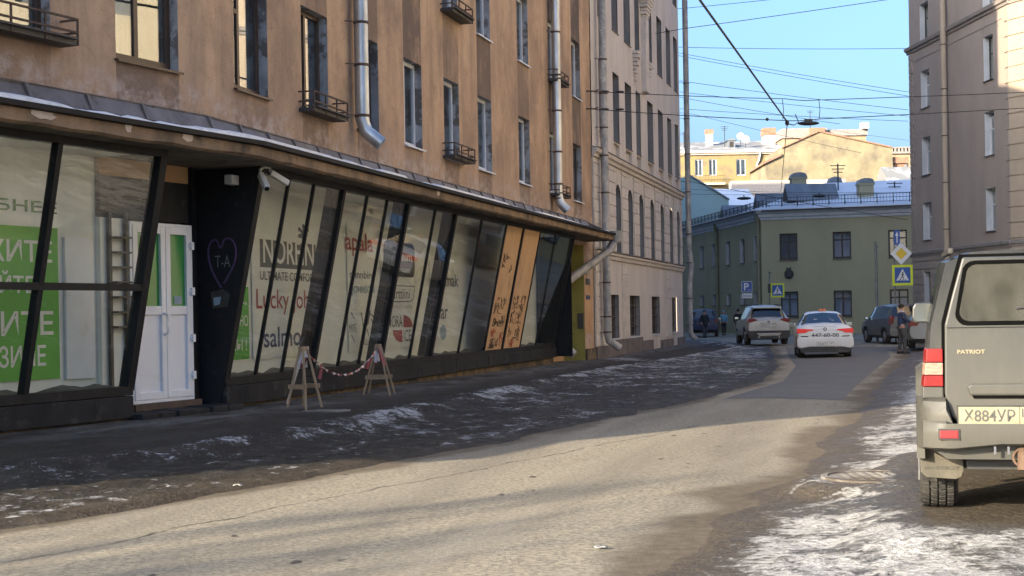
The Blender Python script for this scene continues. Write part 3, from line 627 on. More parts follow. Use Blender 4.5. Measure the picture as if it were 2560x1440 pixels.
for F_, a, b in ((RT, .9, 22.5), (LF, -10, -1.4)):
    mb = MB(F_); mb.box(a, b, -.40, -.19, .565, .68); mb.build('sill_beam', 'black_paint', SW)
    mb = MB(F_); mb.box(a, b, gn(3.75) - .12, gn(3.75) + .06, 3.66, 3.745); mb.build('head_beam', 'black_paint', SW)
    # plinth boards
    k = a; 
    while k < b - .1:
        e_ = min(k + random.uniform(2.6, 3.4), b); mb = MB(F_); jj = random.uniform(-.012, .012); mb.box(k + .006, e_ - .006, -.45, -.17 + jj, .275 + jj, .56 + jj * .5); mb.build('plinth_board', 'plinth_paint', SW, bevel=.008); k = e_
    mb = MB(F_); mb.box(a, b, -.7, -.26, -.3, .3); mb.build('brick_base', 'old_brick', SW)
    # display niche
    mb = MB(F_); mb.quad((a, -.74, .3), (b, -.74, .3), (b, -.74, 3.74), (a, -.74, 3.74)); mb.build('display_back', 'shop_inside', SW); mb = MB(F_); mb.quad((a, -.74, 3.73), (b, -.74, 3.73), (b, gn(3.7) - .13, 3.73), (a, gn(3.7) - .13, 3.73)); mb.build('display_ceiling', 'shop_ceiling', SW)
    mb = MB(F_); nn = int((b - a) / .12); P = [(a + (b - a) * i / nn, n_, .60 + (.10 + .05 * math.sin(i * .7) * math.sin(i * .23)) * max(0, (-.22 - n_)) * 1.6 + random.uniform(0, .025)) for i in range(nn + 1) for n_ in (-.22, -.4, -.55, -.74)]
    mb.grid(P, nn + 1, 4); mb.build('display_floor', 'shop_floor_grit', SW, smooth=True)
mb = MB(RT); mb.quad((22.52, -.74, .3), (22.52, .3, .3), (22.52, .3, 3.74), (22.52, -.74, 3.74)); mb.build('end_panel', 'black_paint', SW)
# pier between the door and the right glazing, black cladding
mb = MB(RT); zt = 3.73
mb.hexa([(.86, -.66, .3), (.94, -.66, .3), (.94, gn(.3) + .04, .3), (.86, gn(.3) + .04, .3), (.86, -.66, zt), (.94, -.66, zt), (.94, gn(zt) + .04, zt), (.86, gn(zt) + .04, zt)]); pier = mb.build('pier_panel', 'black_paint', SW)
mb = MB(RT)
for k in range(1): pass
hp = [(n_, z_) for n_, z_ in ((-.22, 2.0), (-.36, 2.25), (-.42, 2.5), (-.38, 2.66), (-.29, 2.7), (-.22, 2.58), (-.15, 2.71), (-.04, 2.69), (.02, 2.55), (-.02, 2.32), (-.22, 2.0))]
hs = []
for i in range(len(hp) - 1):
    p0, p1, p2, p3 = hp[max(i - 1, 0)], hp[i], hp[i + 1], hp[min(i + 2, len(hp) - 1)]
    for q in range(4):
        u = q / 4; hs.append(tuple(.5 * ((2 * p1[j]) + (-p0[j] + p2[j]) * u + (2 * p0[j] - 5 * p1[j] + 4 * p2[j] - p3[j]) * u * u + (-p0[j] + 3 * p1[j] - 3 * p2[j] + p3[j]) * u ** 3) for j in (0, 1)))
mb.tube([tuple((.856, n_, z_)) for n_, z_ in hs], .015, 6); mb.build('graffiti_heart', 'spray_purple', pier)
PT = lambda a, b, c: RT(.852, a, c)
text_mesh('T-A', PT, (-.31, -.07, 2.30, 2.47), 'spray_white', pier, 'graffiti', bold=-.008)
mb = MB(RT); mb.prism([(-.36, 1.7), (-.12, 1.72), (-.08, 1.9), (-.2, 1.98), (-.38, 1.94)], lambda a, b, t_: (.85 - t_, a, b), 0, .008); mb.build('torn_sticker', 'steel_column', pier)
mb = MB(RT); mb.prism([(-.33, 1.74), (-.24, 1.76), (-.22, 1.87), (-.34, 1.86)], lambda a, b, t_: (.84 - t_, a, b), 0, .004); mb.build('torn_sticker', 'ink_teal', pier)
# entrance
mb = MB(LF); mb.box(-1.45, .48, -.75, -.66, 2.93, 3.5); mb.build('door_header', 'black_paint', OB)
mb = MB(LF); mb.box(-1.45, .48, -.74, -.66, 3.5, 3.75); mb.build('door_surround', 'portal_orange', OB); mb = MB(LF); mb.box(-1.45, -.96, -.74, -.66, .3, 2.93); mb.build('door_side_panel', 'shop_inside', OB)
mb = MB(); p = [LF(.45, -.62, 0), RT(.88, -.62, 0)]; mb.hexa([tuple(q) for q in (LF(.40, -.8, .3), LF(.44, -.60, .3), RT(.90, -.60, .3), RT(.9, -.8, .3), LF(.40, -.8, 3.74), LF(.44, -.60, 3.74), RT(.90, -.60, 3.74), RT(.9, -.8, 3.74))]); mb.build('door_post', 'black_paint', OB)
ed = bpy.data.objects.new('entrance_door', None); COL.objects.link(ed); ed.parent = OB; ed['label'] = 'white plastic double door with green glass strips'
mb = MB(LF)
def ring(mb, a, b, c, d, w, n0, n1):
    mb.box(a, a + w, n0, n1, c, d); mb.box(b - w, b, n0, n1, c, d); mb.box(a + w, b - w, n0, n1, c, c + w); mb.box(a + w, b - w, n0, n1, d - w, d)
ring(mb, -.95, .40, .40, 2.90, .05, -.70, -.585); mb.build('door_frame', 'pvc_white', ed, bevel=.006)
for a, b in ((-.90, -.215), (-.205, .35)):
    mb = MB(LF); ring(mb, a, b, .45, 2.85, .10, -.67, -.572); mb.box(a + .1, b - .1, -.665, -.578, 1.62, 1.74); lf = mb.build('door_leaf', 'pvc_white', ed, bevel=.005)
    mb = MB(LF); mb.box(a + .09, b - .09, -.64, -.61, .54, 1.63); mb.build('door_panel', 'pvc_white', ed)
    mb = MB(LF); mb.box(a + .09, b - .09, -.635, -.615, 1.73, 2.76); mb.build('door_glass', 'door_green_film', ed)
for z_ in (.75, 1.28, 1.95, 2.6):
    mb = MB(LF); mb.box(.325, .385, -.585, -.535, z_ - .055, z_ + .055); mb.box(.30, .41, -.583, -.555, z_ - .02, z_ + .02); mb.build('hinge', 'pvc_white', ed)
mb = MB(LF); mb.tube([(-.27, -.57, 1.34), (-.27, -.50, 1.36), (-.27, -.49, 1.48), (-.27, -.50, 1.62), (-.27, -.57, 1.64)], .017, 8); mb.build('handle', 'pvc_white', ed, smooth=True)
mb = MB(LF); mb.box(.0, .17, -.61, -.606, 1.77, 1.88); mb.build('door_sticker', 'ink_teal', ed)
mb = MB(LF); mb.box(-.98, .46, -.75, -.5, .30, .40); mb.build('threshold', 'iron_rust', OB)
for i in range(6):
    a = -1.42 + i * .37; mb = MB(LF); mb.box(a + .005, a + .362, -.58, -.02 + random.uniform(-.02, .02), .05, .315 + random.uniform(-.01, .01)); mb.build('step_stone', 'plinth_paint', OB, bevel=.02)
# recessed green entrance at the far end
mb = MB(RT); mb.quad((25.72, .002, -.2), (25.72, -.66, -.2), (25.72, -.66, 3.62), (25.72, .002, 3.62)); mb.build('entrance_jamb', 'portal_green', OB)
mb = MB(RT); mb.quad((22.5, -.66, -.2), (25.72, -.66, -.2), (25.72, -.66, 3.62), (22.5, -.66, 3.62)); mb.quad((22.5, 0, 3.62), (25.72, 0, 3.62), (25.72, -.66, 3.62), (22.5, -.66, 3.62)); mb.build('entrance_back', 'portal_orange', OB)
mb = MB(RT); mb.box(25.70, 25.718, -.22, -.04, 1.05, 1.52); mb.build('notice_board', 'ink_dark', OB); mb = MB(RT); mb.box(25.70, 25.718, -.56, -.48, .55, .66); mb.build('socket_box', 'ink_dark', OB)
mb = MB(RT); mb.box(25.715, 26.9, -.02, .012, .9, 2.4); mb.build('repainted_patch', 'portal_orange', OB)
for z0, z1, m_ in ((2.72, 3.0, 'ink_grey'), (2.4, 2.6, 'ink_dark'), (1.95, 2.08, 'ink_navy')):
    mb = MB(RT); mb.box(25.95, 26.45, .005, .035, z0, z1); mb.build('number_plate_sign', m_, OB)
mb = MB(RT); mb.box(25.74, 27.15, -.05, .06, -.2, .42); mb.build('stone_base', 'old_brick', OB)
# drainpipes
pipe(RT, [(5.77, .2, 19), (5.77, .2, 5.02), (5.8, .26, 4.82), (5.86, .52, 4.60)], .125, OB, brackets=[(5.77, .2, z_, -.13) for z_ in (5.1, 6.0, 6.75, 8.0)])
pipe(RT, [(21.45, .2, 19), (21.45, .2, 4.85), (21.45, .25, 4.62), (21.5, .45, 4.40)], .125, OB, brackets=[(21.45, .2, z_, -.14) for z_ in (4.75, 5.15, 6.05, 7.2, 8.2, 9.4)])
pp = pipe(RT, [(26.35, .88, 4.02), (26.38, .86, 3.8), (26.2, .72, 3.45), (25.3, .22, 2.95), (24.2, -.25, 2.45), (24.1, -.33, 2.1)], .13, OB, mat='painted_pipe')
pipe(RT, [(24.1, -.33, 2.45), (24.1, -.33, .75), (24.12, -.28, .55), (24.1, .0, .28)], .13, OB, mat='painted_pipe', brackets=[(24.1, -.33, z_, .12) for z_ in (.9, 1.2)])
mb = MB(); c = RT(26.36, .9, 3.9); mb.tube([tuple(c + Vector((0, 0, .16))), tuple(c), tuple(c - Vector((0, 0, .2)))], [.22, .2, .14], 12, False); mb.build('gutter_funnel', 'painted_pipe', OB, smooth=True)
# graffiti on the plywood
rg = random.Random(12)
def scribble(s0, s1, z0, z1, n, mat, r=.014):
    mb = MB(); r = r * .42
    for q in range(n):
        x, z_ = rg.uniform(s0, s1), rg.uniform(z0, z1); w, h = rg.uniform(.15, .35), rg.uniform(.08, .2); pts = []
        for i in range(7): pts.append((min(max(x + rg.uniform(-w, w), s0), s1), min(max(z_ + rg.uniform(-h, h), z0), z1)))
        mb.tube([tuple(RT(a, gn(b) + .004, b)) for a, b in pts], r, 4)
    mb.build('graffiti', mat, OB)
scribble(15.3, 16.4, 2.55, 3.05, 4, 'spray_black', .02); scribble(15.3, 16.4, 1.55, 1.95, 8, 'spray_black'); scribble(15.4, 16.45, 1.25, 1.5, 7, 'spray_black', .018); scribble(15.3, 16.0, 1.0, 1.2, 4, 'spray_red'); scribble(15.3, 16.1, .72, .95, 8, 'spray_black', .016); scribble(16.0, 16.5, .75, 1.1, 4, 'spray_red')
scribble(17.0, 18.2, 1.3, 2.0, 16, 'spray_black', .014); scribble(17.0, 18.2, .85, 1.3, 6, 'spray_black', .014); scribble(17.2, 18.1, .7, .9, 4, 'spray_red')

# ------------------------------------------------------------------ posters behind the glass
def poster(F, a, b, c, d, label, mat='poster_white', n=-.715):
    o = thing('poster', label, 'poster', tuple(F(a, n, c)), 'posters in the shop window'); mb = MB(F); mb.box(a, b, n - .012, n, c, d); mb.build('sheet', mat, o); return o
p = poster(RT, 3.01, 6.13, .88, 3.2, 'white poster reading NORFIN Ultimate Comfort, Lucky John and salmo')
mb = MB(RT); mb.box(3.33, 5.72, -.714, -.711, 2.38, 2.84); mb.build('logo_block', 'ink_dark', p)
text_mesh('NORFIN', RT, (3.45, 5.62, 2.45, 2.88), 'poster_white', p, n=-.708, bold=.012); text_mesh('*', RT, (4.92, 5.42, 2.86, 3.18), 'ink_dark', p, n=-.710, bold=.02)
text_mesh('ULTIMATE COMFORT', RT, (3.31, 5.72, 2.17, 2.32), 'ink_dark', p, n=-.710, bold=.012); text_mesh('Lucky John', RT, (3.15, 5.66, 1.60, 2.02), 'ink_red', p, n=-.710, bold=.004)
text_mesh('salmo', RT, (3.42, 4.98, 1.06, 1.40), 'ink_navy', p, n=-.710, bold=.012); mb = MB(RT); mb.prism([(5.35, 1.52), (5.6, 1.5), (5.62, 1.1), (5.45, 1.15)], lambda a, b, t_: (a, -.711 + t_, b), 0, .003); mb.build('logo_mark', 'ink_navy', p)
p = poster(RT, 1.3, 2.87, .88, 2.75, 'narrow poster with green lower half behind the black pier'); mb = MB(RT); mb.box(1.3, 2.86, -.714, -.711, .9, 2.05); mb.build('green_field', 'poster_green', p)
text_mesh('СРОК,', RT, (1.6, 2.78, 1.75, 1.95), 'poster_white', p, n=-.708, bold=.01); text_mesh('ЕЖЕДНЕВНО', RT, (1.4, 2.82, 1.39, 1.6), 'poster_white', p, n=-.708, bold=.01); text_mesh('ЦЕНЫ !', RT, (1.8, 2.76, 1.0, 1.22), 'poster_white', p, n=-.708, bold=.01)
text_mesh('Ю', RT, (2.2, 2.7, 2.25, 2.5), 'ink_green', p, n=-.708, bold=.01)
p = poster(RT, 7.3, 9.05, .88, 3.34, 'white poster with a tall red brand name above smaller logos')
text_mesh('apala', RT, (7.2, 8.72, 2.70, 3.16), 'ink_red', p, n=-.710, bold=.02); text_mesh('minnbird', RT, (7.4, 8.75, 2.28, 2.43), 'ink_dark', p, n=-.710, bold=.012)
text_mesh('JOHNSON', RT, (7.5, 8.76, 1.95, 2.14), 'ink_teal', p, n=-.710, bold=.01); text_mesh('G.Loomis', RT, (8.1, 8.7, .99, 1.1), 'ink_dark', p, n=-.710); text_mesh('MITE', RT, (7.33, 7.7, 1.25, 1.4), 'ink_grey', p, n=-.710)
mb = MB(RT)
for (x0, z0, x1, z1, w) in ((8.0, 1.62, 8.1, 1.32, .04), (8.1, 1.32, 8.35, 1.4, .04), (8.35, 1.4, 8.5, 1.66, .05), (8.5, 1.66, 8.2, 1.5, .035), (8.5, 1.6, 8.78, 1.5, .03), (8.3, 1.3, 8.4, 1.15, .03), (8.55, 1.5, 8.7, 1.3, .03), (7.45, 1.62, 7.6, 1.5, .02), (7.45, 1.2, 7.6, 1.05, .02)):
    mb.bar((x0, -.712, z0), (x1, -.712, z1), .004, w, up=(0, 0, 1))
mb.build('logo_mark', 'ink_dark', p)
p = poster(RT, 9.17, 11.52, .88, 3.26, 'white poster with a dark rounded logo block and red quarter circles below')
rr = []
for cx, cz, a0 in ((11.15, 2.9, 0), (9.52, 2.9, 90), (9.52, 2.54, 180), (11.15, 2.54, 270)):
    for k in range(5): a = rad(a0 + 22.5 * k); rr.append((cx + .18 * math.cos(a), cz + .18 * math.sin(a)))
mb = MB(RT); mb.prism(rr, lambda a, b, t_: (a, -.714 + t_, b), 0, .003); mb.build('logo_block', 'ink_dark', p)
text_mesh('Magnum', RT, (9.52, 11.15, 2.62, 2.9), 'poster_white', p, n=-.708, bold=.02); text_mesh('HOLIDAYS', RT, (10.3, 11.0, 2.46, 2.54), 'poster_white', p, n=-.708); mb = MB(RT); mb.box(9.55, 11.1, -.711, -.708, 2.585, 2.6); mb.build('logo_line', 'ink_red', p)
text_mesh('Marttiini', RT, (9.55, 10.95, 1.9, 2.12), 'ink_dark', p, n=-.710); text_mesh('QUALITY BY ARCTIC TRADITIONS', RT, (9.6, 11.1, 1.68, 1.76), 'ink_grey', p, n=-.710)
mb = MB(RT)
for (x0, z0, x1, z1) in ((9.5, 2.17, 11.3, 2.17), (11.3, 2.17, 11.2, 1.9), (11.2, 1.9, 10.95, 1.84), (9.5, 1.84, 10.95, 1.84)): mb.bar((x0, -.712, z0), (x1, -.712, z1), .004, .02)
mb.build('logo_frame', 'ink_dark', p)
text_mesh('MORA', RT, (9.5, 10.45, 1.31, 1.55), 'ink_dark', p, n=-.710, bold=.005); text_mesh('ICE', RT, (10.5, 11.0, 1.0, 1.25), 'ink_dark', p, n=-.710, bold=.005)
mb = MB(RT); mb.prism([(10.52, 1.3)] + [(10.52 + .6 * math.cos(rad(a)), 1.3 + .26 * math.sin(rad(a))) for a in range(0, 91, 15)], lambda a, b, t_: (a, -.713 + t_, b), 0, .003); mb.prism([(10.42, 1.25)] + [(10.42 - .6 * math.cos(rad(a)), 1.25 - .26 * math.sin(rad(a))) for a in range(0, 91, 15)], lambda a, b, t_: (a, -.713 + t_, b), 0, .003); mb.build('logo_quarter', 'ink_red', p)
p = poster(RT, 12.4, 14.7, .88, 2.75, 'pale poster with dark lettering left of the plywood boards'); text_mesh('sturmak', RT, (12.5, 14.6, 2.2, 2.5), 'ink_dark', p, n=-.710, bold=.02); mb = MB(RT); mb.box(12.5, 13.2, -.714, -.711, 1.85, 2.0); mb.build('logo_block', 'ink_red', p); text_mesh('bear', RT, (12.5, 13.7, 1.45, 1.8), 'ink_dark', p, n=-.710, bold=.01); mb = MB(RT); mb.sphere((13.3, -.711, 1.15), .25, 12, 8, (1, .01, .7)); mb.build('logo_mark', 'ink_teal', p)
p = poster(LF, -6.0, -2.17, .82, 3.25, 'big white and green poster in the leftmost shop window'); mb = MB(LF); mb.box(-5.98, -2.19, -.714, -.711, .82, 2.75); mb.build('green_field', 'poster_green', p)
for tx, a0, a1, z0, z1, m_ in (('ЕЩЁ УДОБНЕЕ', -5.2, -2.2, 2.90, 3.12, 'ink_green'), ('ЗАКАЖИТЕ', -4.62, -2.30, 2.30, 2.58, 'poster_white'), ('УЗНАВАЙТЕ', -4.5, -2.62, 1.91, 2.19, 'poster_white'), ('ЗАБЕРИТЕ', -4.75, -2.30, 1.38, 1.69, 'poster_white'), ('В МАГАЗИНЕ', -4.4, -2.44, .99, 1.26, 'poster_white')):
    text_mesh(tx, LF, (a0, a1, z0, z1), m_, p, n=-.708, bold=.014)
# display board and shelf rack in the left window
mb = MB(LF); mb.box(-2.08, -1.55, -.73, -.69, .8, 2.64); tag(mb.build('display_board', 'pvc_white'), 'blank pale board standing in the shop window left of the door', 'board')
o = thing('display_rack', 'dark metal rack with wire shelves in the shop window beside the door', 'rack', tuple(LF(-1.1, -.6, .6)))
for s_ in (-1.32, -.99): mb = MB(LF); mb.bar((s_, -.62, .6), (s_, -.62, 3.0), .05); mb.build('post', 'steel_column', o)
for k in range(7): mb = MB(LF); mb.box(-1.3, -1.0, -.66, -.5, 1.45 + k * .2, 1.475 + k * .2); mb.build('shelf', 'steel_column', o)
# surveillance cameras
for (s, z_, d_, lb) in ((.78, 3.62, (-.35, .35, -.45), 'white security camera pointing down towards the shop door'), (1.12, 3.68, (.5, .35, -.3), 'white security camera pointing along the shop windows')):
    o = thing('security_camera', lb, 'camera', tuple(RT(s, .46, z_)), 'security cameras above the entrance'); mb = MB(); c = RT(s, .46, z_); q = c + RT.t * d_[0] * .5 + RT.n * d_[1] * .5 + Vector((0, 0, d_[2] * .5))
    mb.bar(tuple(c), tuple(q), .085, .09); mb.build('housing', 'cctv_white', o, bevel=.015)
    mb = MB(); dv = (q - c).normalized(); mb.tube([tuple(q), tuple(q + dv * .015)], .035, 10); mb.build('lens', 'black_paint', o)
    mb = MB(); mb.tube([tuple(c), tuple(c + Vector((0, 0, .07))), tuple(RT(.95, .44, 3.745))], .022, 8); mb.build('mount', 'cctv_white', o)
mb = MB(RT); mb.box(.60, .84, -.02, .10, 3.48, 3.62); tag(mb.build('junction_box', 'cctv_white', bevel=.01), 'small white junction box under the canopy beside the cameras', 'box')
# ------------------------------------------------------------------ materials of the other houses
var_mat('grey_plaster', (.62, .565, .52), (.52, .475, .435), 1.1, (1, 1, .35), .9, bump=.25, bscale=30, dirt=(.26, .24, .225), dlo=.58, dhi=.8, dscale=1.6, dstretch=(1, 1, .3))
var_mat('grey_block', (.62, .565, .52), (.52, .475, .435), 2.2, rough=.9, bump=.25, bscale=30, dirt=(.2, .18, .165), dlo=.6, dhi=.8, dscale=3)
var_mat('grey_base', (.20, .165, .15), (.12, .105, .1), 2.5, rough=.95, bump=.4, bscale=20)
var_mat('grey_reveal', (.26, .26, .26), (.17, .17, .175), 2.0, (1, 1, .3), .85)
var_mat('ledge_metal', (.14, .12, .11), (.08, .07, .065), 4, rough=.6, metal=.2)
var_mat('taupe_plaster', (.40, .335, .285), (.345, .29, .248), .8, (1, 1, .4), .9, bump=.15, bscale=30, dirt=(.13, .11, .1), dlo=.62, dhi=.85)
var_mat('tan_plaster', (.46, .375, .285), (.40, .325, .245), .9, (1, 1, .5), .9, bump=.15, bscale=30)
var_mat('taupe_trim', (.33, .295, .27), (.24, .215, .2), 3, rough=.85)
var_mat('olive_plaster', (.42, .385, .245), (.37, .34, .215), .5, (1, 1, .5), .9, dirt=(.3, .28, .17), dlo=.62, dhi=.85)
var_mat('olive_trim', (.60, .62, .64), (.5, .52, .54), 1.5, rough=.7)
var_mat('olive_pipe', (.26, .25, .16), (.21, .205, .13), 2, rough=.6)
var_mat('roof_snow', (.74, .77, .82), (.62, .65, .70), .8, rough=.7, fine=.06)
var_mat('roof_metal', (.26, .29, .32), (.18, .20, .225), 1.2, rough=.45, metal=.4)
t = NT('roof_patchy'); n = t.noise(.5, 6, .7, (1, .5, 1)); c = t.mix(t.ramp(n, .50, .62), (.22, .22, .215), (.62, .63, .64)); t.col(c); t.rough(.7)
var_mat('yellow_plaster', (.28, .215, .10), (.30, .235, .09), .35, (1, 1, .6), .9, dirt=(.19, .15, .095), dlo=.46, dhi=.62, dscale=.5)
var_mat('cream_plaster', (.33, .28, .175), (.25, .21, .125), .5, rough=.92, dirt=(.15, .13, .095), dlo=.46, dhi=.64, dscale=.35, bump=.2, bscale=6)
var_mat('teal_plaster', (.30, .42, .42), (.27, .38, .38), .4, rough=.9)
var_mat('tan_brick', (.40, .29, .19), (.34, .24, .15), 1.2, rough=.9, bump=.2, bscale=12)
var_mat('chimney_brick', (.36, .21, .14), (.27, .15, .1), 2, rough=.95)
var_mat('lit_house', (.62, .53, .38), (.54, .46, .33), .5, rough=.9)
glass_mat('far_glass', (.8, .85, .9), .06, .02, .4)
var_mat('office_blind', (.62, .66, .74), (.5, .54, .62), 3, (1, 1, .2), .8)

# ------------------------------------------------------------------ grey house
GH = thing('grey_house', 'tall grey-beige house with a row of arched windows next to the orange one', 'building', tuple(RT(27.2, 0, 0)))
G0, G1, GT = 27.2, 47.2, 26.0
gcols = [(28.45, 29.6), (30.95, 32.1), (33.3, 34.6), (35.6, 36.6), (38.2, 39.6), (40.9, 42.2), (43.4, 44.6), (45.6, 46.7)]
arch = [(28.7, 29.7), (31.12, 32.12), (33.5, 34.55), (35.9, 36.95), (38.5, 39.5), (41.02, 42.06), (43.5, 44.6), (45.7, 46.74)]
gf = [(30.0, 31.4), (33.6, 35.7), (38.5, 40.5), (43.9, 45.3)]
rowA = [(a, b, 7.45, 9.78) for a, b in gcols]; rowB = [(a, b, 11.25, 13.6) for a, b in gcols]; rowS = [(a, b, 6.88, 7.34) for a, b in gcols]
rowF = [(a, b, 3.6, 5.96, True) for a, b in arch]; rowG = [(a, b, .64, 2.13) for a, b in gf]
rowC = [(a, b, 15.0, 17.2) for a, b in gcols]
mb = MB(RT); wall_panel(mb, G0, G1, -.3, GT, rowA + rowB + rowS + rowF + rowG + rowC, n=.03); mb.build('wall', 'grey_plaster', GH, recalc=False)
far_c = [(5.2, 90), (2.2, 126), (-14, 126)]  # unseen rear added, drawn out to keep the olive and teal houses in shade
mb = MB(); e1 = RT(G1, .03, 0); ring_ = [e1] + [Vector((x, y, 0)) for x, y in far_c] + [RT(G1, -16, 0), RT(G0, -16, 0), RT(G0, .03, 0)]
for p, q in zip(ring_, ring_[1:]):
    zb = HTOP if p is ring_[-2] else -.3
    mb.quad((p.x, p.y, zb), (q.x, q.y, zb), (q.x, q.y, GT), (p.x, p.y, GT))
mb.poly([(p.x, p.y, GT) for p in ring_]); mb.build('side_and_roof', 'grey_plaster', GH)
for o in rowF: window(RT, o, GH, 'frame_dark', .24, style='cross', rev='grey_reveal', gm='house_glass')
for i, o in enumerate(rowA + rowB): window(RT, o, GH, 'wood_grey' if i % 3 else 'pvc_white', .36, sill=True, style='T', rev='grey_reveal', sillm='ledge_metal', curtain=[(0, 1)] if i % 4 == 2 else None)
for o in rowC: window(RT, o, GH, 'wood_grey', .36, style='V', rev='grey_reveal')
for o in rowS:
    mb = MB(RT); mb.box(o[0], o[1], -.25, -.10, o[2], o[3]); w_ = mb.build('niche', 'grey_plaster', GH); mb = MB(RT); reveals(mb, o, .03, -.12); mb.build('reveal', 'grey_plaster', w_)
for i, o in enumerate(rowG):
    w_ = window(RT, o, GH, 'wood_grey', .22, style='grid', rev='grey_reveal', sill=True, sillm='olive_trim', gm='far_glass'); mb = MB(RT)
    for k in range(1, 6): x = o[0] + (o[1] - o[0]) * k / 6; mb.bar((x, -.08, o[2]), (x, -.08, o[3]), .025)
    for k in range(1, 4): z_ = o[2] + (o[3] - o[2]) * k / 4; mb.bar((o[0], -.06, z_), (o[1], -.06, z_), .03)
    mb.build('window_bars', 'iron_rust', w_)
mb = MB(RT); mb.prism([(.03, 6.50), (.10, 6.52), (.12, 6.62), (.2, 6.66), (.22, 6.78), (.03, 6.86)], lambda a, b, t_: (t_, a, b), G0 - .05, G1 + .15); mb.build('string_course', 'grey_block', GH); mb = MB(RT); mb.box(G0 - .05, G1 + .18, .03, .25, 6.785, 6.81); mb.build('course_flashing', 'ledge_metal', GH)
mb = MB(RT); mb.prism([(.03, 3.28), (.09, 3.30), (.11, 3.42), (.16, 3.44), (.16, 3.52), (.03, 3.56)], lambda a, b, t_: (t_, a, b), G0 - .05, G1 + .12); mb.build('string_course', 'grey_block', GH); mb = MB(RT); mb.box(G0 - .05, G1 + .15, .03, .2, 3.535, 3.555); mb.build('course_flashing', 'ledge_metal', GH)
piers = [(G0, 28.62)] + [(a[1] + .07, b[0] - .07) for a, b in zip(arch, arch[1:])] + [(46.82, G1)]
def block(F, parent, a, b, c, d, n0, n1, mat, name='block'):
    mb = MB(F); j = random.uniform(-.004, .004); mb.box(a + .012, b - .012, n0, n1 + j, c + .014, d - .014); return mb.build(name, mat, parent)
random.seed(21)
for a, b in piers:
    z_ = 3.6
    while z_ < 6.4: block(RT, GH, a, b, z_, min(z_ + .39, 6.47), .0, .065, 'grey_block'); z_ += .39
z_ = .45
while z_ < 3.2:
    for a, b in ((27.25, 28.9), (32.0, 33.35), (42.0, 43.6)): block(RT, GH, a, b, z_, min(z_ + .40, 3.27), .0, .065, 'grey_block')
    z_ += .40
for a, b in ((27.2, 29.95), (31.45, 33.5), (35.75, 38.4), (40.55, 43.8), (45.35, 47.25)): mb = MB(RT); mb.box(a, b, -.05, .10, -.3, .44 if a < 36 else .38); mb.build('base_stone', 'grey_base', GH)
mb = MB(RT); mb.box(29.9, 36.0, -.04, .09, -.3, .6); mb.build('base_stone', 'grey_base', GH)
# middle pilaster with capital and two carved consoles
mb = MB(RT); mb.box(37.0, 37.75, .0, .22, 9.95, 12.75); mb.build('pilaster', 'grey_block', GH)
mb = MB(RT)
for k in range(7):
    w_ = .30 + .06 * k + (.05 if k % 2 else 0); mb.box(37.37 - w_, 37.37 + w_, .03, .24 + .03 * k, 12.76 + .13 * k, 12.88 + .13 * k)
mb.build('capital', 'grey_block', GH, bevel=.02)
for s_ in (35.3, 37.95):
    mb = MB(RT)
    for k in range(9):
        w_ = .24 * (1 - (k / 10.) ** 1.3) + .03; mb.box(s_ - w_, s_ + w_, .0, .26 - .024 * k + (.03 if k % 2 else 0), 11.2 - .14 * (k + 1), 11.2 - .14 * k - .012)
    mb.build('console', 'grey_block', GH, bevel=.03)
pipe(RT, [(28.05, .26, 26), (28.05, .26, .85), (28.05, .30, .62), (28.25, .62, .38)], .125, GH, mat='painted_pipe', brackets=[(28.05, .26, z_, -.14) for z_ in (.9, 1.4, 2.5, 3.9, 5.4, 6.6, 7.5, 8.6, 9.7)])
pipe(RT, [(47.72, .28, 26), (47.72, .28, 4.4), (47.85, .34, 3.6), (47.72, .28, 2.6), (47.7, .28, .55), (47.8, .5, .25)], .125, GH, mat='painted_pipe', brackets=[(47.72, .28, z_, -.18) for z_ in (.9, 2.1, 3.7, 5.0, 6.9, 8.6, 10.2, 11.8)])

# ------------------------------------------------------------------ taupe house on the right
RB = Frame((20.294, 60), -4.27, True); R2 = Frame((20.294, 60), 156)
TH = thing('taupe_house', 'taupe-brown corner house with quoins standing in shade on the right', 'building', (20.294, 60, 0))
wA = (8.97, 10.1); wB = (1.53, 2.53)
tops = [(*wA, 14.05, 15.8), (*wA, 10.9, 12.65), (*wA, 7.75, 9.52), (*wA, 4.68, 6.42), (*wB, 14.1, 15.9), (*wB, 11.0, 12.85), (*wB, 7.85, 9.67), (*wB, 4.68, 6.46), (9.3, 10.1, .9, 3.18), (1.6, 2.5, .9, 3.18)]
mb = MB(RB); wall_panel(mb, 0, 11.6, -.3, 22, tops); mb.build('wall', 'taupe_plaster', TH, recalc=False)
mb = MB(R2); wall_panel(mb, 0, 15, -.3, 22, []); mb.build('corner_wall', 'tan_plaster', TH, recalc=False)
mb = MB(); a_, b_, c_, d_ = RB(11.6, 0, 0), RB(11.6, -14, 0), R2(15, -14, 0), R2(15, 0, 0); cc = RB(0, 0, 0)
for p, q in ((a_, b_), (b_, c_), (c_, d_)): mb.quad((p.x, p.y, -.3), (q.x, q.y, -.3), (q.x, q.y, 22), (p.x, p.y, 22))
mb.poly([(p.x, p.y, 22) for p in (a_, b_, c_, d_, cc)]); mb.build('rear_and_roof', 'taupe_plaster', TH)
for i, o in enumerate(tops): window(RB, o, TH, 'pvc_white' if i not in (0, 5, 8, 9) else 'frame_dark', .28, sill=i < 8, style='tall', rev='olive_trim', sillm='ledge_metal', fw=.05)
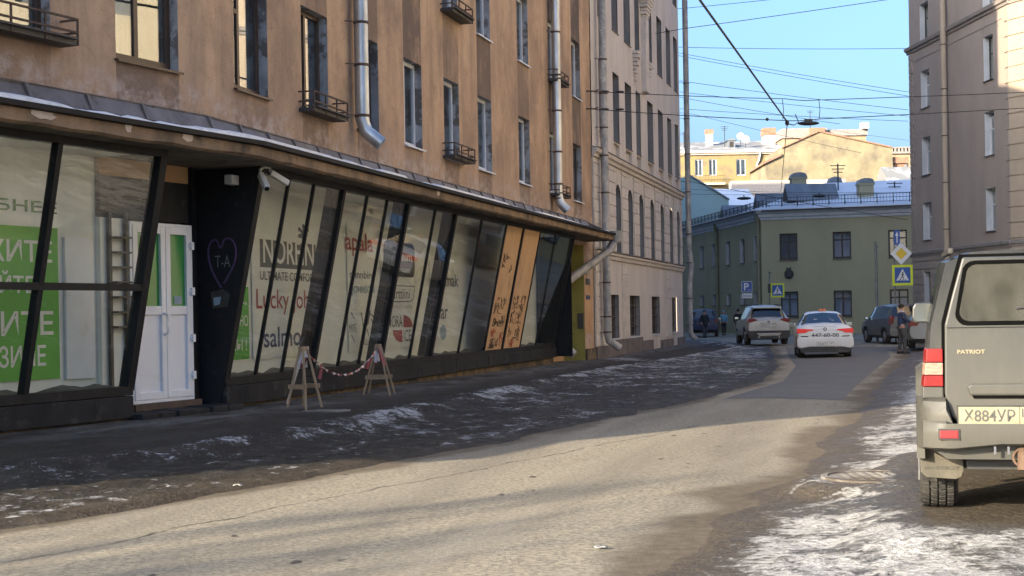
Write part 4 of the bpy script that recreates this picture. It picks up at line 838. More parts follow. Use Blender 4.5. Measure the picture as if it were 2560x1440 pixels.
mb = MB(RB); mb.prism([(.0, 13.72), (.06, 13.74), (.08, 13.84), (.16, 13.88), (.2, 14.02), (.0, 14.08)], lambda a, b, t_: (t_, a, b), -.2, 11.85); mb.T = R2; mb.prism([(.0, 13.72), (.06, 13.74), (.08, 13.84), (.16, 13.88), (.2, 14.02), (.0, 14.08)], lambda a, b, t_: (t_, a, b), .0, 15); mb.build('cornice', 'taupe_trim', TH)
mb = MB(RB); mb.prism([(.0, 3.90), (.07, 3.92), (.08, 4.02), (.13, 4.04), (.14, 4.16), (.0, 4.2)], lambda a, b, t_: (t_, a, b), -.1, 11.8); mb.T = R2; mb.prism([(.0, 3.90), (.07, 3.92), (.08, 4.02), (.13, 4.04), (.14, 4.16), (.0, 4.2)], lambda a, b, t_: (t_, a, b), .0, 15); mb.build('string_course', 'taupe_trim', TH)
mb = MB(RB); mb.box(.6, 11.0, .0, .02, 13.26, 13.3); mb.build('moulding', 'taupe_trim', TH)
z_ = 4.25; k = 0
while z_ < 13.6:
    h_ = .315; w_ = .5 if k % 2 else .38
    block(RB, TH, 11.6 - w_, 11.62, z_, z_ + h_, .0, .05, 'taupe_plaster', 'quoin'); z_ += h_; k += 1
z_ = 4.25; k = 0
while z_ < 21.5:
    if not 13.5 < z_ < 14.0:
        block(RB, TH, -.03, .30, z_, z_ + .62, .0, .05, 'taupe_plaster', 'quoin'); block(R2, TH, .03, 1.15, z_, z_ + .62, .0, .05, 'tan_plaster', 'quoin')
    z_ += .63; k += 1
z_ = .4
while z_ < 3.7:
    segs = [(0.05, 1.5), (2.6, 5.9), (5.9, 9.2), (10.2, 11.6)] if z_ < 3.0 else [(.05, 3), (3, 6), (6, 9), (9, 11.6)]
    for a, b in segs: block(RB, TH, a, b, z_, z_ + .36, .0, .045, 'taupe_plaster')
    for a, b in ((0.05, 3), (3, 6)): block(R2, TH, a, b, z_, z_ + .36, .0, .045, 'tan_plaster')
    z_ += .365
pipe(RB, [(6.55, .22, 20), (6.55, .22, .3)], .13, TH, mat='tan_plaster', brackets=[(6.55, .22, z_, .15) for z_ in (5, 7.1, 9.2, 11.3, 13.3)])

# ------------------------------------------------------------------ olive house across the junction
OF = Frame((15.4, 91), 107.8); OW = Frame((15.4, 91), -7.1, True)
OH = thing('olive_house', 'two-storey olive-green corner house with snowy roof across the junction', 'building', (15.4, 91, 0))
fo = [(a, a + 1.09, z0, z0 + 1.62) for a in (1.11, 4.31, 7.58, 10.8) for z0 in (4.54,)] + [(a, a + 1.08, 1.02, 2.6) for a in (1.12, 4.31, 7.62, 10.8)]
wo_ = [(a, a + 1.05, 4.55, 6.1) for a in (.62, 3.72, 7.1, 10.75, 14.05, 17.4, 20.6, 24)] + [(a, a + 1.0, 1.87, 2.6) for a in (.8, 3.8, 7.15, 10.8, 14.15, 17.5, 20.6, 24)]
mb = MB(OF); wall_panel(mb, 0, 14, -.2, 7.1, fo); mb.T = OW; wall_panel(mb, 0, 32, -.2, 7.1, wo_); mb.build('wall', 'olive_plaster', OH, recalc=False)
for i, o in enumerate(fo): window(OF, o, OH, 'frame_dark', .18, style='cross', rev='olive_plaster', gm='far_glass', room='office_blind' if i != 0 and i != 2 else 'room_dark', sill=True, sillm='ledge_metal', fw=.09)
for o in wo_: window(OW, o, OH, 'frame_dark', .28, style='cross', rev='olive_trim', gm='far_glass', fw=.08, sill=True, sillm='ledge_metal')
prof = [(.0, 7.0), (.06, 7.02), (.07, 7.14), (.16, 7.2), (.18, 7.36), (.34, 7.46), (.36, 7.62), (.0, 7.66)]
mit = lambda n, z: OF(0, n, z) + (OW(0, n, z) - OW(0, 0, z)) - Vector((0, 0, 0)) if False else Vector((15.4, 91, z)) + (OF.n + OW.n) * (n / (1 + OF.n.dot(OW.n)))
P = [tuple(OF(14, n, z)) for n, z in prof] + [tuple(mit(n, z)) for n, z in prof] + [tuple(OW(32, n, z)) for n, z in prof]
mb = MB(); mb.grid(P, 3, len(prof)); mb.build('cornice', 'olive_trim', OH)
rc = Vector((21.3, 100, 10.0)); ra = rc + OF.t * 16; rb_ = rc + OW.t * 30; rb_.z = 9.4
ec = mit(.46, 7.66); ea = OF(14, .46, 7.66); eb = OW(32, .46, 7.66)
mb = MB(); mb.poly([tuple(ea), tuple(ec), tuple(rc), tuple(ra)]); mb.poly([tuple(ec), tuple(eb), tuple(rb_), tuple(rc)])
dn = Vector((0, 0, -.07)); mb.quad(tuple(ea), tuple(ec), tuple(ec + dn), tuple(ea + dn)); mb.quad(tuple(ec), tuple(eb), tuple(eb + dn), tuple(ec + dn))
back = Vector((10, 14, -2)); mb.poly([tuple(rc), tuple(ra), tuple(ra + back), tuple(rc + back)]); mb.build('roof', 'roof_snow', OH)
for F_, L_ in ((OF, 14), (OW, 32)):
    mb = MB(F_); mb.box(.1, L_, .44, .52, 7.52, 7.60); mb.build('gutter', 'iron_dark', OH)
def roofz(F, n):  # height of the roof n metres in from the eave
    return 7.66 + (n + .46) * .29
for F_, L_, zz in ((OF, 13.5, 7.86), (OW, 30, 7.75)):
    ro = None; mb = MB(F_)
    for z_ in (zz + .06, zz + .30, zz + .52): mb.bar((.3, -.25, z_), (L_, -.25, z_), .03)
    ro = mb.build('roof_railing', 'iron_dark', OH); k = .3
    while k < L_: mb = MB(F_); mb.bar((k, -.25, zz - .08), (k, -.25, zz + .56), .05); mb.bar((k, -.25, zz + .3), (k, -.75, zz + .1), .03); mb.build('railing_post', 'iron_dark', ro); k += .95
    mb = MB(F_); k = .3
    while k < L_: mb.bar((k, -.25, zz + .06), (k, -.25, zz + .52), .016); k += .19
    mb.build('balusters', 'iron_dark', ro, kind='stuff')
def chimney(parent, x, y, w, d, z0, z1, mat, hood=True):
    mb = MB(); mb.box(x - w / 2, x + w / 2, y - d / 2, y + d / 2, z0, z1 - .3); mb.box(x - w / 2 - .06, x + w / 2 + .06, y - d / 2 - .06, y + d / 2 + .06, z1 - .42, z1 - .32); c_ = mb.build('chimney', mat, parent)
    if hood:
        mb = MB(); mb.prism([(-w * .55, z1 - .3), (-w * .45, z1 - .08), (-w * .2, z1), (w * .2, z1), (w * .45, z1 - .08), (w * .55, z1 - .3)], lambda a, b, t_: (x + a, t_, b), y - d * .55, y + d * .55); mb.build('chimney_hood', 'roof_metal', c_)
chimney(OH, 18.7, 96, .95, .8, 7.8, 10.35, 'olive_plaster'); chimney(OH, 22.2, 92.5, .9, .8, 7.8, 9.6, 'olive_plaster'); chimney(OH, 22.6, 103, .8, .8, 8.5, 10.65, 'roof_metal')
for s_, n_, L_, h_ in ((13.5, -1.2, 1.3, .95), (6.2, -1.5, 1.6, 1.1), (1.4, -2.0, 2.2, 1.15)):
    z_ = roofz(OW, -n_) - .15; mb = MB(OW); A = [(s_ - .7, n_, z_), (s_ + .7, n_, z_), (s_, n_, z_ + h_), (s_ - .7, n_ - L_ * 1.5, z_), (s_ + .7, n_ - L_ * 1.5, z_), (s_, n_ - L_ * 1.5, z_ + h_)]
    mb.add(A, [(0, 1, 2), (3, 5, 4), (0, 2, 5, 3), (1, 4, 5, 2)]); d_ = mb.build('dormer', 'roof_metal', OH); mb = MB(OW); mb.add([(s_ - .5, n_ + .02, z_ + .08), (s_ + .5, n_ + .02, z_ + .08), (s_, n_ + .02, z_ + h_ * .8)], [(0, 1, 2)]); mb.build('dormer_louvre', 'frame_dark', d_)
for F_, s_ in ((OW, .25), (OW, 10.1)): pipe(F_, [(s_, .2, 7.45), (s_, .12, 6.7), (s_, .12, .2)], .11, OH, mat='olive_pipe'); mb = MB(F_); mb.box(s_ - .16, s_ + .16, .0, .3, 7.0, 7.5); mb.build('rain_head', 'olive_pipe', OH)
# medallion with a horse head
o = thing('wall_medallion', 'black round medallion with a horse head on the olive wall', 'emblem', tuple(OF(1.66, .05, 3.7)))
mb = MB(OF); mb.prism([(1.66 + .29 * math.cos(k * .2618), 3.66 + .29 * math.sin(k * .2618)) for k in range(24)], lambda a, b, t_: (a, t_, b), .0, .06); mb.build('disc', 'iron_dark', o)
mb = MB(OF); mb.prism([(-.13, -.25), (.13, -.25), (.15, -.02), (.12, .16), (.15, .42), (.06, .30), (-.06, .30), (-.15, .42), (-.12, .16), (-.15, -.02)], lambda a, b, t_: (1.66 + a, t_, 3.72 + b), .05, .20); mb.build('horse_head', 'iron_dark', o, bevel=.03)

# ------------------------------------------------------------------ houses further back
def simple_windows(F, parent, ops, fm='pvc_white', style='V', n=0):
    for o in ops: window(F, o, parent, fm, .16, style=style, rev=None, gm='far_glass', room='room_dark', fw=.09)
YF = Frame((17, 185), 90)
YH = thing('yellow_house', 'sunlit yellow-ochre house with balcony and patchy snow on its roof', 'building', (17, 185, 0))
yo = [(6.2, 7.15, 18.35, 20.4), (7.95, 8.9, 18.35, 20.4), (11.35, 12.55, 18.3, 20.35), (15.3, 16.2, 18.3, 20.3)]
mb = MB(YF); wall_panel(mb, 0, 17.3, 0, 21.2, yo); mb.quad((17.3, 0, 0), (17.3, -14, 0), (17.3, -14, 21.2), (17.3, 0, 21.2)); mb.build('wall', 'yellow_plaster', YH, recalc=False)
simple_windows(YF, YH, yo)
mb = MB(YF); mb.box(0, 17.35, -.02, .45, 21.15, 21.5); mb.box(0, 17.35, -.02, .25, 20.95, 21.15); mb.build('cornice', 'bare_plaster', YH)
mb = MB(YF); mb.poly([(0, .5, 21.52), (17.4, .5, 21.52), (17.4, -9, 23.6), (0, -9, 23.6)]); mb.build('roof', 'roof_patchy', YH)
mb = MB(YF); mb.box(2.5, 9.8, 0, 1.0, 17.15, 17.4); bal = mb.build('balcony', 'bare_plaster', YH); mb = MB(YF)
mb.bar((2.5, .95, 18.3), (9.8, .95, 18.3), .05)
for k in range(40): mb.bar((2.5 + k * .187, .95, 17.4), (2.5 + k * .187, .95, 18.3), .025)
mb.build('railing', 'iron_rust', bal)
chimney(YH, 25.7, 190, .8, 1.0, 22, 24.5, 'bare_plaster', False); mb = MB(); mb.box(25.2, 26.2, 189.4, 190.6, 24.15, 24.7); mb.build('chimney_top', 'chimney_brick', YH)
mb = MB(); mb.box(32.6, 34.0, 189, 191, 21.5, 23.8); mb.build('chimney', 'bare_plaster', YH); mb = MB(); mb.box(32.5, 34.1, 188.9, 191.1, 23.8, 24.7); mb.build('chimney_top', 'chimney_brick', YH)
mb = MB(YF); mb.box(10.6, 11.5, -4.5, -1.6, 22.0, 22.9); mb.prism([(10.4, 22.88), (11.7, 22.88), (11.05, 23.25)], lambda a, b, t_: (a, t_, b), -4.5, -1.45); d_ = mb.build('dormer', 'roof_metal', YH); mb = MB(YF); mb.box(10.8, 11.3, -1.62, -1.58, 22.05, 22.75); mb.build('dormer_opening', 'frame_dark', d_)
pipe(YF, [(14.4, .35, 21.4), (14.2, .2, 20.2), (13.9, .15, 19.6), (13.9, .15, 10)], .12, YH, mat='olive_trim')
# cream gable
CG = thing('cream_gable_house', 'house showing a big blank sunlit cream gable wall above the olive roofs', 'building', (28.6, 165, 0))
gp = [(28.6, 8), (28.6, 17.9), (30.4, 18.7), (30.4, 19.45), (34.5, 21.2), (42.7, 19.25), (43.0, 8)]
mb = MB(); mb.prism(gp, lambda a, b, t_: (a, t_, b), 165, 176); mb.build('gable_wall', 'cream_plaster', CG)
mb = MB()
for p, q in zip(gp[3:5], gp[4:6]): mb.hexa([(p[0], 164.8, p[1]), (q[0], 164.8, q[1]), (q[0], 176, q[1]), (p[0], 176, p[1]), (p[0], 164.8, p[1] + .16), (q[0], 164.8, q[1] + .16), (q[0], 176, q[1] + .16), (p[0], 176, p[1] + .16)])
mb.build('roof_edge', 'chimney_brick', CG); mb = MB(); mb.box(42.6, 44.6, 165.4, 176, 17.6, 18.3); mb.box(42.8, 44.2, 165.6, 176, 16.6, 17.6); mb.build('eave_bracket', 'chimney_brick', CG)
mb = MB(); mb.prism([(28.3, 17.7), (30.3, 18.6), (30.3, 18.85), (28.3, 17.95)], lambda a, b, t_: (a, t_, b), 164.7, 176); mb.build('lean_to_roof', 'chimney_brick', CG)
# brick block behind, parapet frieze
BB = thing('brick_block', 'brick building with a pale parapet rising behind the cream gable', 'building', (40, 215, 0))
mb = MB(); mb.box(39.8, 47.5, 215, 225, 5, 26.3); mb.box(47.5, 52, 215.5, 225, 5, 26.6); mb.build('wall', 'tan_brick', BB); mb = MB(); mb.box(39.6, 46.2, 214.7, 225, 26.3, 27.7); mb.box(46.2, 52.2, 215.2, 225, 26.6, 27.5); mb.build('parapet', 'taupe_trim', BB); mb = MB(); mb.box(43.5, 45.6, 213.5, 215, 25, 27.6); mb.build('chimney', 'chimney_brick', BB); mb = MB(); mb.box(51.2, 52.2, 214.5, 216, 27.5, 28.4); mb.build('roof_box', 'olive_trim', BB)
BR = thing('far_brick_house', 'tan brick house with toothed parapet glimpsed at the right edge of the taupe house', 'building', (49, 190, 0))
mb = MB(); mb.box(47.5, 62, 190, 200, 4, 21.2); mb.build('wall', 'tan_brick', BR); mb = MB(); mb.box(47.4, 62, 189.7, 200, 21.2, 21.45); mb.box(47.4, 62, 189.7, 200, 21.9, 22.05); mb.build('parapet', 'taupe_trim', BR)
for k in range(16): mb = MB(); mb.box(47.6 + k * .45, 47.85 + k * .45, 189.75, 190, 21.45, 21.9); mb.build('parapet_tooth', 'taupe_trim', BR)
mb = MB(); mb.box(50.2, 51.0, 189.8, 190.1, 17.5, 20.6); mb.build('recess', 'grey_reveal', BR)
LH = thing('low_snowy_house', 'low pinkish house with snow-covered roof beside the cream gable', 'building', (41, 150, 0)); mb = MB(); mb.box(38.9, 55, 150, 158, 4, 13.6); mb.build('wall', 'bare_plaster', LH); mb = MB(); mb.poly([(38.8, 149.7, 13.6), (55, 149.7, 13.6), (55, 155, 16.2), (38.8, 155, 16.2)]); mb.poly([(38.8, 149.7, 13.6), (38.8, 155, 16.2), (38.8, 158, 13.6)]); mb.build('roof', 'roof_patchy', LH)
TL = thing('teal_house', 'pale teal gable wall standing in shade left of the olive roof', 'building', (12, 130, 0)); mb = MB(); mb.prism([(9, 3), (9, 12.4), (15.85, 13.35), (19.2, 11.2), (19.4, 3)], lambda a, b, t_: (a, t_, b), 130, 140); mb.build('gable_wall', 'teal_plaster', TL); mb = MB(); mb.hexa([(15.85, 129.8, 13.35), (19.25, 129.8, 11.2), (19.25, 140, 11.2), (15.85, 140, 13.35), (15.85, 129.8, 13.47), (19.25, 129.8, 11.32), (19.25, 140, 11.32), (15.85, 140, 13.47)]); mb.build('roof_edge', 'roof_metal', TL)
SH = thing('snowy_shed_roof', 'low snow-covered lean-to roof between the teal wall and the yellow house', 'roof', (20, 138, 0)); mb = MB(); mb.poly([(17.5, 138, 11.4), (23.5, 138, 11.0), (23.5, 146, 13.4), (17.5, 146, 13.6)]); mb.build('roof', 'roof_snow', SH); mb = MB(); mb.box(17.6, 23.4, 138.2, 146, 3, 10.9); mb.build('wall', 'tan_plaster', SH)
mb = MB(); mb.box(22.5, 34, 150, 152, 3, 14.6); tag(mb.build('boundary_wall', 'bare_plaster'), 'pale wall strip under the yellow house behind the dormers', 'wall')
# aerials and dishes on the roofs
def aerial(x, y, z0, z1, lb, arms=3):
    o = thing('roof_aerial', lb, 'aerial', (x, y, z0), 'aerials on the roofs'); mb = MB(); mb.tube([(x, y, z0), (x, y, z1)], .05, 5); mb.build('mast', 'iron_dark', o); mb = MB()
    for k in range(arms): zz = z1 - .12 - k * .22; mb.bar((x - .5 + .1 * k, y, zz), (x + .5 - .1 * k, y, zz), .05)
    mb.build('arms', 'iron_dark', o)
aerial(27.25, 187, 22, 24.8, 'tall thin aerial on the yellow house roof between the two chimneys'); aerial(21.3, 96, 9.0, 10.9, 'short comb aerial beside the hooded chimney on the olive roof'); aerial(24.7, 95, 8.4, 9.6, 'small aerial right of the right-hand olive chimney', 2); aerial(43.6, 214, 26, 30.2, 'leaning tall aerial on the brick block behind the gable', 2); aerial(22.1, 187, 22, 24.1, 'low aerial at the left end of the yellow roof', 2)
for x, z_, lb in ((29.1, 23.3, 'left one of two satellite dishes on the yellow roof'), (29.75, 22.9, 'right one of two satellite dishes on the yellow roof')):
    o = thing('satellite_dish', lb, 'dish', (x, 186, z_), 'satellite dishes'); mb = MB(); P = [(x + r_ * math.cos(a), 186 - .25 + r_ * r_ * .3, z_ + r_ * math.sin(a)) for a in np.linspace(0, 6.2832, 15) for r_ in (.02, .25, .48)]; mb.grid(P, 15, 3); mb.build('bowl', 'cctv_white', o); mb = MB(); mb.tube([(x, 186.1, z_ - 1.2), (x, 186.1, z_)], .04, 5); mb.build('pole', 'iron_dark', o)

# ------------------------------------------------------------------ side of the street outside the picture: lit house and bare trees
OPF = Frame((23.5, 12), 0, True)
OP = thing('opposite_house', 'sunlit ochre house on the near right side of the street, outside the picture', 'building', (23.5, 12, 0))
oo = [(a, a + 1.2, z_, z_ + 1.9) for a in np.arange(1.5, 32, 3.0) for z_ in (1.6, 5.0, 8.4, 11.8, 15.2)]
mb = MB(OPF); wall_panel(mb, 0, 34, 0, 20, oo); mb.build('wall', 'lit_house', OP, recalc=False); mb = MB(); mb.box(24, 36, 12, 46, 0, 20); mb.build('core', 'room_dark', OP)
mb = MB(OPF); mb.box(-.2, 34.2, 0, .4, 19.6, 20.2); mb.box(0, 34, 0, .15, 4.1, 4.35); mb.build('cornice', 'olive_trim', OP)
var_mat('bark', (.045, .038, .03), (.075, .062, .05), 8, (1, 1, .3), .9, bump=.4, bscale=20)
def bare_tree(x, y, h, seed, label):
    r_ = random.Random(seed); o = thing('bare_tree', label, 'tree', (x, y, 0), 'bare street trees'); mt = MB(); mc = MB()
    def grow(p, d, L, r, lev):
        pts = [p]; q = p
        for i in range(4):
            d = (d + Vector((r_.uniform(-.16, .16), r_.uniform(-.16, .16), r_.uniform(-.02, .10)))).normalized(); q = q + d * (L / 4); pts.append(q)
        (mt if lev == 0 else mc).tube([tuple(v) for v in pts], [r * (1 - .12 * i) for i in range(5)], 7 if lev < 2 else 4, lev == 0)
        if lev < 4:
            for k in range(4 if lev < 3 else 3):
                b = pts[r_.randint(2, 4)]; a = r_.uniform(0, 6.28); nd = (d + Vector((math.cos(a), math.sin(a), .25)) * r_.uniform(.5, .95)).normalized(); grow(b, nd, L * r_.uniform(.5, .72), r * .5, lev + 1)
    grow(Vector((x, y, -.1)), Vector((0, 0, 1)), h * .42, h * .022, 0); mt.build('trunk', 'bark', o, smooth=True); mc.build('crown', 'bark', o, smooth=True)
bare_tree(-22.0, -6.0, 13, 4, 'leafless tree left of the camera, outside the picture'); bare_tree(-27, -16.0, 12, 9, 'leafless tree behind the camera to the left, outside the picture')
# ------------------------------------------------------------------ vehicles
def paint(name, c, dirt, metal=.3, rough=.35, dl_=.45, dh_=.75, ds=2.0, zfade=None):
    t = NT(name); n = t.noise(ds, 7, .7, (1, 1, .6)); f = t.ramp(n, dl_, dh_)
    if zfade:
        z = t.posz()[2]; k = t.math('SUBTRACT', 1.0, t.math('MULTIPLY', t.math('SUBTRACT', z, zfade[0]), zfade[1], True), True); f = t.math('MULTIPLY', t.math('ADD', f, k, True), .85)
    if zfade: f = t.math('MULTIPLY', f, t.ramp(t.noise(7, 6, .7, (1, 1, .10)), .3, .68, (.55, .55, .55)), True)
    t.col(t.mix(f, c, dirt)); t.rough(t.mix(f, (rough,) * 3, (.85,) * 3)); t.set(Metallic=metal); t.bsdf.inputs['Coat Weight'].default_value = .25; return t
paint('suv_paint', (.026, .028, .028), (.085, .080, .064), .15, .42, .38, .80, 1.7, (.5, 1.0))
paint('suv_body', (.016, .018, .018), (.07, .067, .055), .2, .3, .45, .85, 1.7, (.5, .75))
paint('taxi_white', (.66, .66, .65), (.42, .38, .33), 0, .3, .6, .9, 1.5, (.25, 1.6)); paint('silver_paint', (.42, .41, .39), (.26, .24, .21), .55, .35, .5, .85, 1.5, (.3, 1.1)); paint('grey_paint', (.13, .135, .14), (.15, .14, .125), .45, .35, .5, .85, 1.5, (.3, 1.2)); paint('blue_paint', (.014, .03, .085), (.1, .1, .11), .3, .4); paint('pale_paint', (.20, .195, .185), (.15, .14, .125), .5, .35)
var_mat('black_plastic', (.018, .018, .019), (.03, .029, .028), 5, rough=.65, dirt=(.06, .055, .048), dlo=.5, dhi=.75); var_mat('rubber', (.022, .021, .02), (.045, .042, .038), 9, rough=.9, dirt=(.10, .09, .075), dlo=.5, dhi=.7, dscale=6)
var_mat('muddy_rubber', (.11, .10, .077), (.07, .064, .05), 5, (1, 1, .4), .9, fine=.2); var_mat('alloy', (.4, .4, .4), (.25, .25, .25), 6, rough=.4, metal=.7); var_mat('chrome', (.6, .6, .6), (.5, .5, .5), 5, rough=.15, metal=1)
var_mat('plate_white', (.68, .67, .62), (.6, .59, .54), 5, rough=.5, fine=.05); var_mat('plate_dusty', (.29, .255, .165), (.24, .21, .13), 6, rough=.7); var_mat('mirror_glass', (.40, .43, .40), (.36, .39, .36), 5, rough=.08, metal=1, fine=0)
var_mat('lens_red', (.20, .012, .011), (.15, .009, .009), 9, rough=.18, fine=.1); var_mat('lens_clear', (.33, .22, .16), (.26, .14, .11), 25, (1, 1, 3), .2); var_mat('reflector_red', (.20, .02, .022), (.16, .016, .018), 60, rough=.35)
t = NT('brake_light'); t.col((.5, .02, .02)); t.rough(.2); t.bsdf.inputs['Emission Color'].default_value = (1, .06, .03, 1); t.bsdf.inputs['Emission Strength'].default_value = .06
glass_mat('car_glass', (.12, .14, .14), .10, .02, .6); glass_mat('dusty_glass', (.30, .31, .29), .05, .1, .2, .95, (.098, .096, .080))
var_mat('taxi_orange', (.55, .16, .05), (.48, .13, .04), 6, rough=.4); var_mat('rust', (.09, .052, .03), (.13, .08, .05), 9, rough=.85, bump=.3)

for n_, c in (('sign_blue', (.02, .085, .33)), ('sign_white', (.7, .72, .74)), ('sign_yellow', (.68, .47, .04)), ('sign_lime', (.62, .72, .03)), ('sign_black', (.012, .012, .014))): var_mat(n_, c, tuple(v * .88 for v in c), 3, rough=.4, fine=.05)
var_mat('gap_black', (.004, .004, .004), (.006, .006, .006), 5, rough=1, spec=0)  # for the rubber window seal and the painted-in dark of panel gaps
def loft_car(T, stn, ring_sub, classify, parent, body_mat, crown=.03, nsub=4, names=None):
    """stations (y, zb, wb, zm, wm, zbelt, wbelt, ztop, wtop) -> skin split into body, glass..."""
    def ring(s):
        y, zb, wb, zm, wm, zl_, wl, zt, wt = s
        pts = [(wb * .88, zb), (wb, zb + .08), (wm, zm), (wl, zl_), (wt + .025, zt - .06), (wt * .82, zt), (0, zt + crown)]; out = []
        for i, (p, q) in enumerate(zip(pts, pts[1:])):
            for k in range(ring_sub[i]): f = k / ring_sub[i]; out.append((p[0] + (q[0] - p[0]) * f, p[1] + (q[1] - p[1]) * f, i))
        out.append((*pts[-1], 5)); return out
    rows = []
    for a, b in zip(stn, stn[1:]):
        for k in range(nsub): f = k / nsub; rows.append(tuple(u + (v - u) * f for u, v in zip(a, b)))
    rows.append(stn[-1]); R_ = [ring(r) for r in rows]; m = len(R_[0]); full = 2 * m - 1
    groups = {}
    def P(i, j):
        if j < m: x, z, sg = R_[i][j]; return (x, rows[i][0], z)
        x, z, sg = R_[i][2 * (m - 1) - j]; return (-x, rows[i][0], z)
    for i in range(len(rows) - 1):
        for j in range(full - 1):
            sg = R_[i][min(j, 2 * (m - 1) - j - 1)][2]; q = [P(i, j), P(i + 1, j), P(i + 1, j + 1), P(i, j + 1)]
            c = tuple(sum(p[k] for p in q) / 4 for k in range(3)); g = classify(c, sg)
            if g: groups.setdefault(g, []).append(q)
    caps = [[P(0, j) for j in range(full)], [P(len(rows) - 1, j) for j in range(full)]]
    out = {}
    for g, qs in groups.items():
        mb = MB(T); idx = {}; V = []; Fs = []
        for q in qs:
            f = []
            for p in q:
                k = tuple(round(v, 4) for v in p)
                if k not in idx: idx[k] = len(V); V.append(p)
                f.append(idx[k])
            if len(set(f)) > 2: Fs.append(tuple(dict.fromkeys(f)))
        mb.add(V, Fs)
        if g == 'body':
            for c in caps: mb.poly(c)
        out[g] = mb.build(g if isinstance(g, str) else g[0], body_mat if g == 'body' else 'car_glass', parent, smooth=True)
    return out
def wheel(T, parent, x, y, z, R, w, tread=False):
    """x = outer face (sign tells the side)"""
    sg = 1 if x > 0 else -1; n = 28; mb = MB(T); pr = [(R * .62, 0.01), (R * .95, 0), (R, .03), (R, w - .03), (R * .95, w), (R * .62, w - .01)]
    P = [(x - sg * d, y + r * math.cos(2 * math.pi * i / n), z + r * math.sin(2 * math.pi * i / n)) for i in range(n + 1) for r, d in pr]; mb.grid(P, n + 1, 6); wo = mb.build('wheel', 'rubber', parent, smooth=True); wo.name = 'wheel'
    mb = MB(T); P = [(x - sg * d, y + r * math.cos(2 * math.pi * i / n), z + r * math.sin(2 * math.pi * i / n)) for i in range(n + 1) for r, d in ((R * .64, .012), (R * .58, .03), (R * .2, .035), (.01, .02))]; mb.grid(P, n + 1, 4)
    for k in range(5):
        a = 2 * math.pi * k / 5; mb.bar((x - sg * .02, y + R * .12 * math.cos(a), z + R * .12 * math.sin(a)), (x - sg * .02, y + R * .58 * math.cos(a), z + R * .58 * math.sin(a)), .03, .06)
    mb.build('rim', 'alloy', wo)
    if tread:
        mb = MB(T)
        for k in range(44):
            a0 = 2 * math.pi * k / 44
            for q in range(4):
                a = a0 + (.5 if q % 2 else 0) * 2 * math.pi / 44; d0 = .018 + q * (w - .036) / 4; d1 = d0 + (w - .036) / 4 - .012; sk = .35 if q < 2 else -.35
                pts = []
                for (aa, dd) in ((a, d0), (a + .095, d0), (a + .095 + sk * .08, d1), (a + sk * .08, d1)):
                    for r in (R - .004, R + .014): pts.append((x - sg * dd, y + r * math.cos(aa), z + r * math.sin(aa)))
                i = [0, 2, 4, 6, 1, 3, 5, 7]; mb.hexa([pts[v] for v in i])
        mb.build('tread', 'rubber', wo)
    return wo
def car_root(name, label, cat, x, y, z, yaw, group='cars in the street'):
    o = thing(name, label, cat, (x, y, z), group); Mx = Matrix.Translation((x, y, z)) @ Matrix.Rotation(-yaw, 4, 'Z'); return o, xf(Mx)
def rearprism(T, parent, name, mat, poly, y0, y1, bevel=0):
    mb = MB(T); mb.prism(poly, lambda a, b, t_: (a, t_, b), y0, y1); return mb.build(name, mat, parent, bevel=bevel)
def sym(poly): return [(-a, b) for a, b in poly]
def hatch(name, label, cat, x, y, z, yaw, W, L, H, mat, spec):
    """generic SUV, minivan or saloon seen from behind"""
    o, T = car_root(name, label, cat, x, y, z, yaw); w = W / 2; wr = spec.get('R', .34); yr = spec.get('yr', .95); yf = L - .9
    stn = spec['stn']; gl = spec['rw']; ws = spec['ws']; sw = spec['sw']
    def cls(c, sg):
        X, Y, Z = c
        for yy in (yr, yf):
            if sg in (0, 1, 2) and (Y - yy) ** 2 + (Z - wr) ** 2 < (wr + .07) ** 2: return None
        if sg == 3 and sw[0] < Y < sw[1] and not any(abs(Y - p) < .05 for p in spec.get('pillars', ())): return ('side_window', X > 0, sum(Y > p for p in spec.get('pillars', ())))
        if sg >= 4 and gl[0] < Y < gl[1] and abs(X) < spec.get('rwx', w * .78): return 'rear_window'
        if sg >= 4 and ws[0] < Y < ws[1]: return 'windscreen'
        return 'body'
    loft_car(T, stn, (1, 3, 6, 4, 1, 5), cls, o, mat, nsub=5)
    mb = MB(T); mb.box(-w + .16, w - .16, .25, L - .3, .22, .78); mb.build('underbody', 'black_plastic', o)
    mb = MB(T); mb.box(-w + .2, w - .2, .9, L - 1.5, .75, spec.get('cab', 1.1)); mb.build('cabin', 'black_plastic', o)
    for xx in (-w + .03, w - .03):
        for yy in (yr, yf): wheel(T, o, xx, yy, wr, wr, .22)
    for sg in (-1, 1):
        mb = MB(T); yy = spec['mir']; zz = spec.get('mz', 1.0); mb.hexa([(sg * (w - .06), yy - .05, zz), (sg * (w + .16), yy - .05, zz + .01), (sg * (w + .16), yy + .06, zz + .02), (sg * (w - .06), yy + .1, zz), (sg * (w - .06), yy - .05, zz + .12), (sg * (w + .16), yy - .05, zz + .13), (sg * (w + .16), yy + .06, zz + .12), (sg * (w - .06), yy + .1, zz + .11)]); mi = mb.build('mirror', spec.get('mm', 'black_plastic'), o, bevel=.03)
        mb = MB(T); mb.box(min(sg * (w + .0), sg * (w + .14)), max(sg * (w + .0), sg * (w + .14)), yy - .056, yy - .052, zz + .03, zz + .11); mb.build('mirror_face', 'mirror_glass', mi)
    return o, T
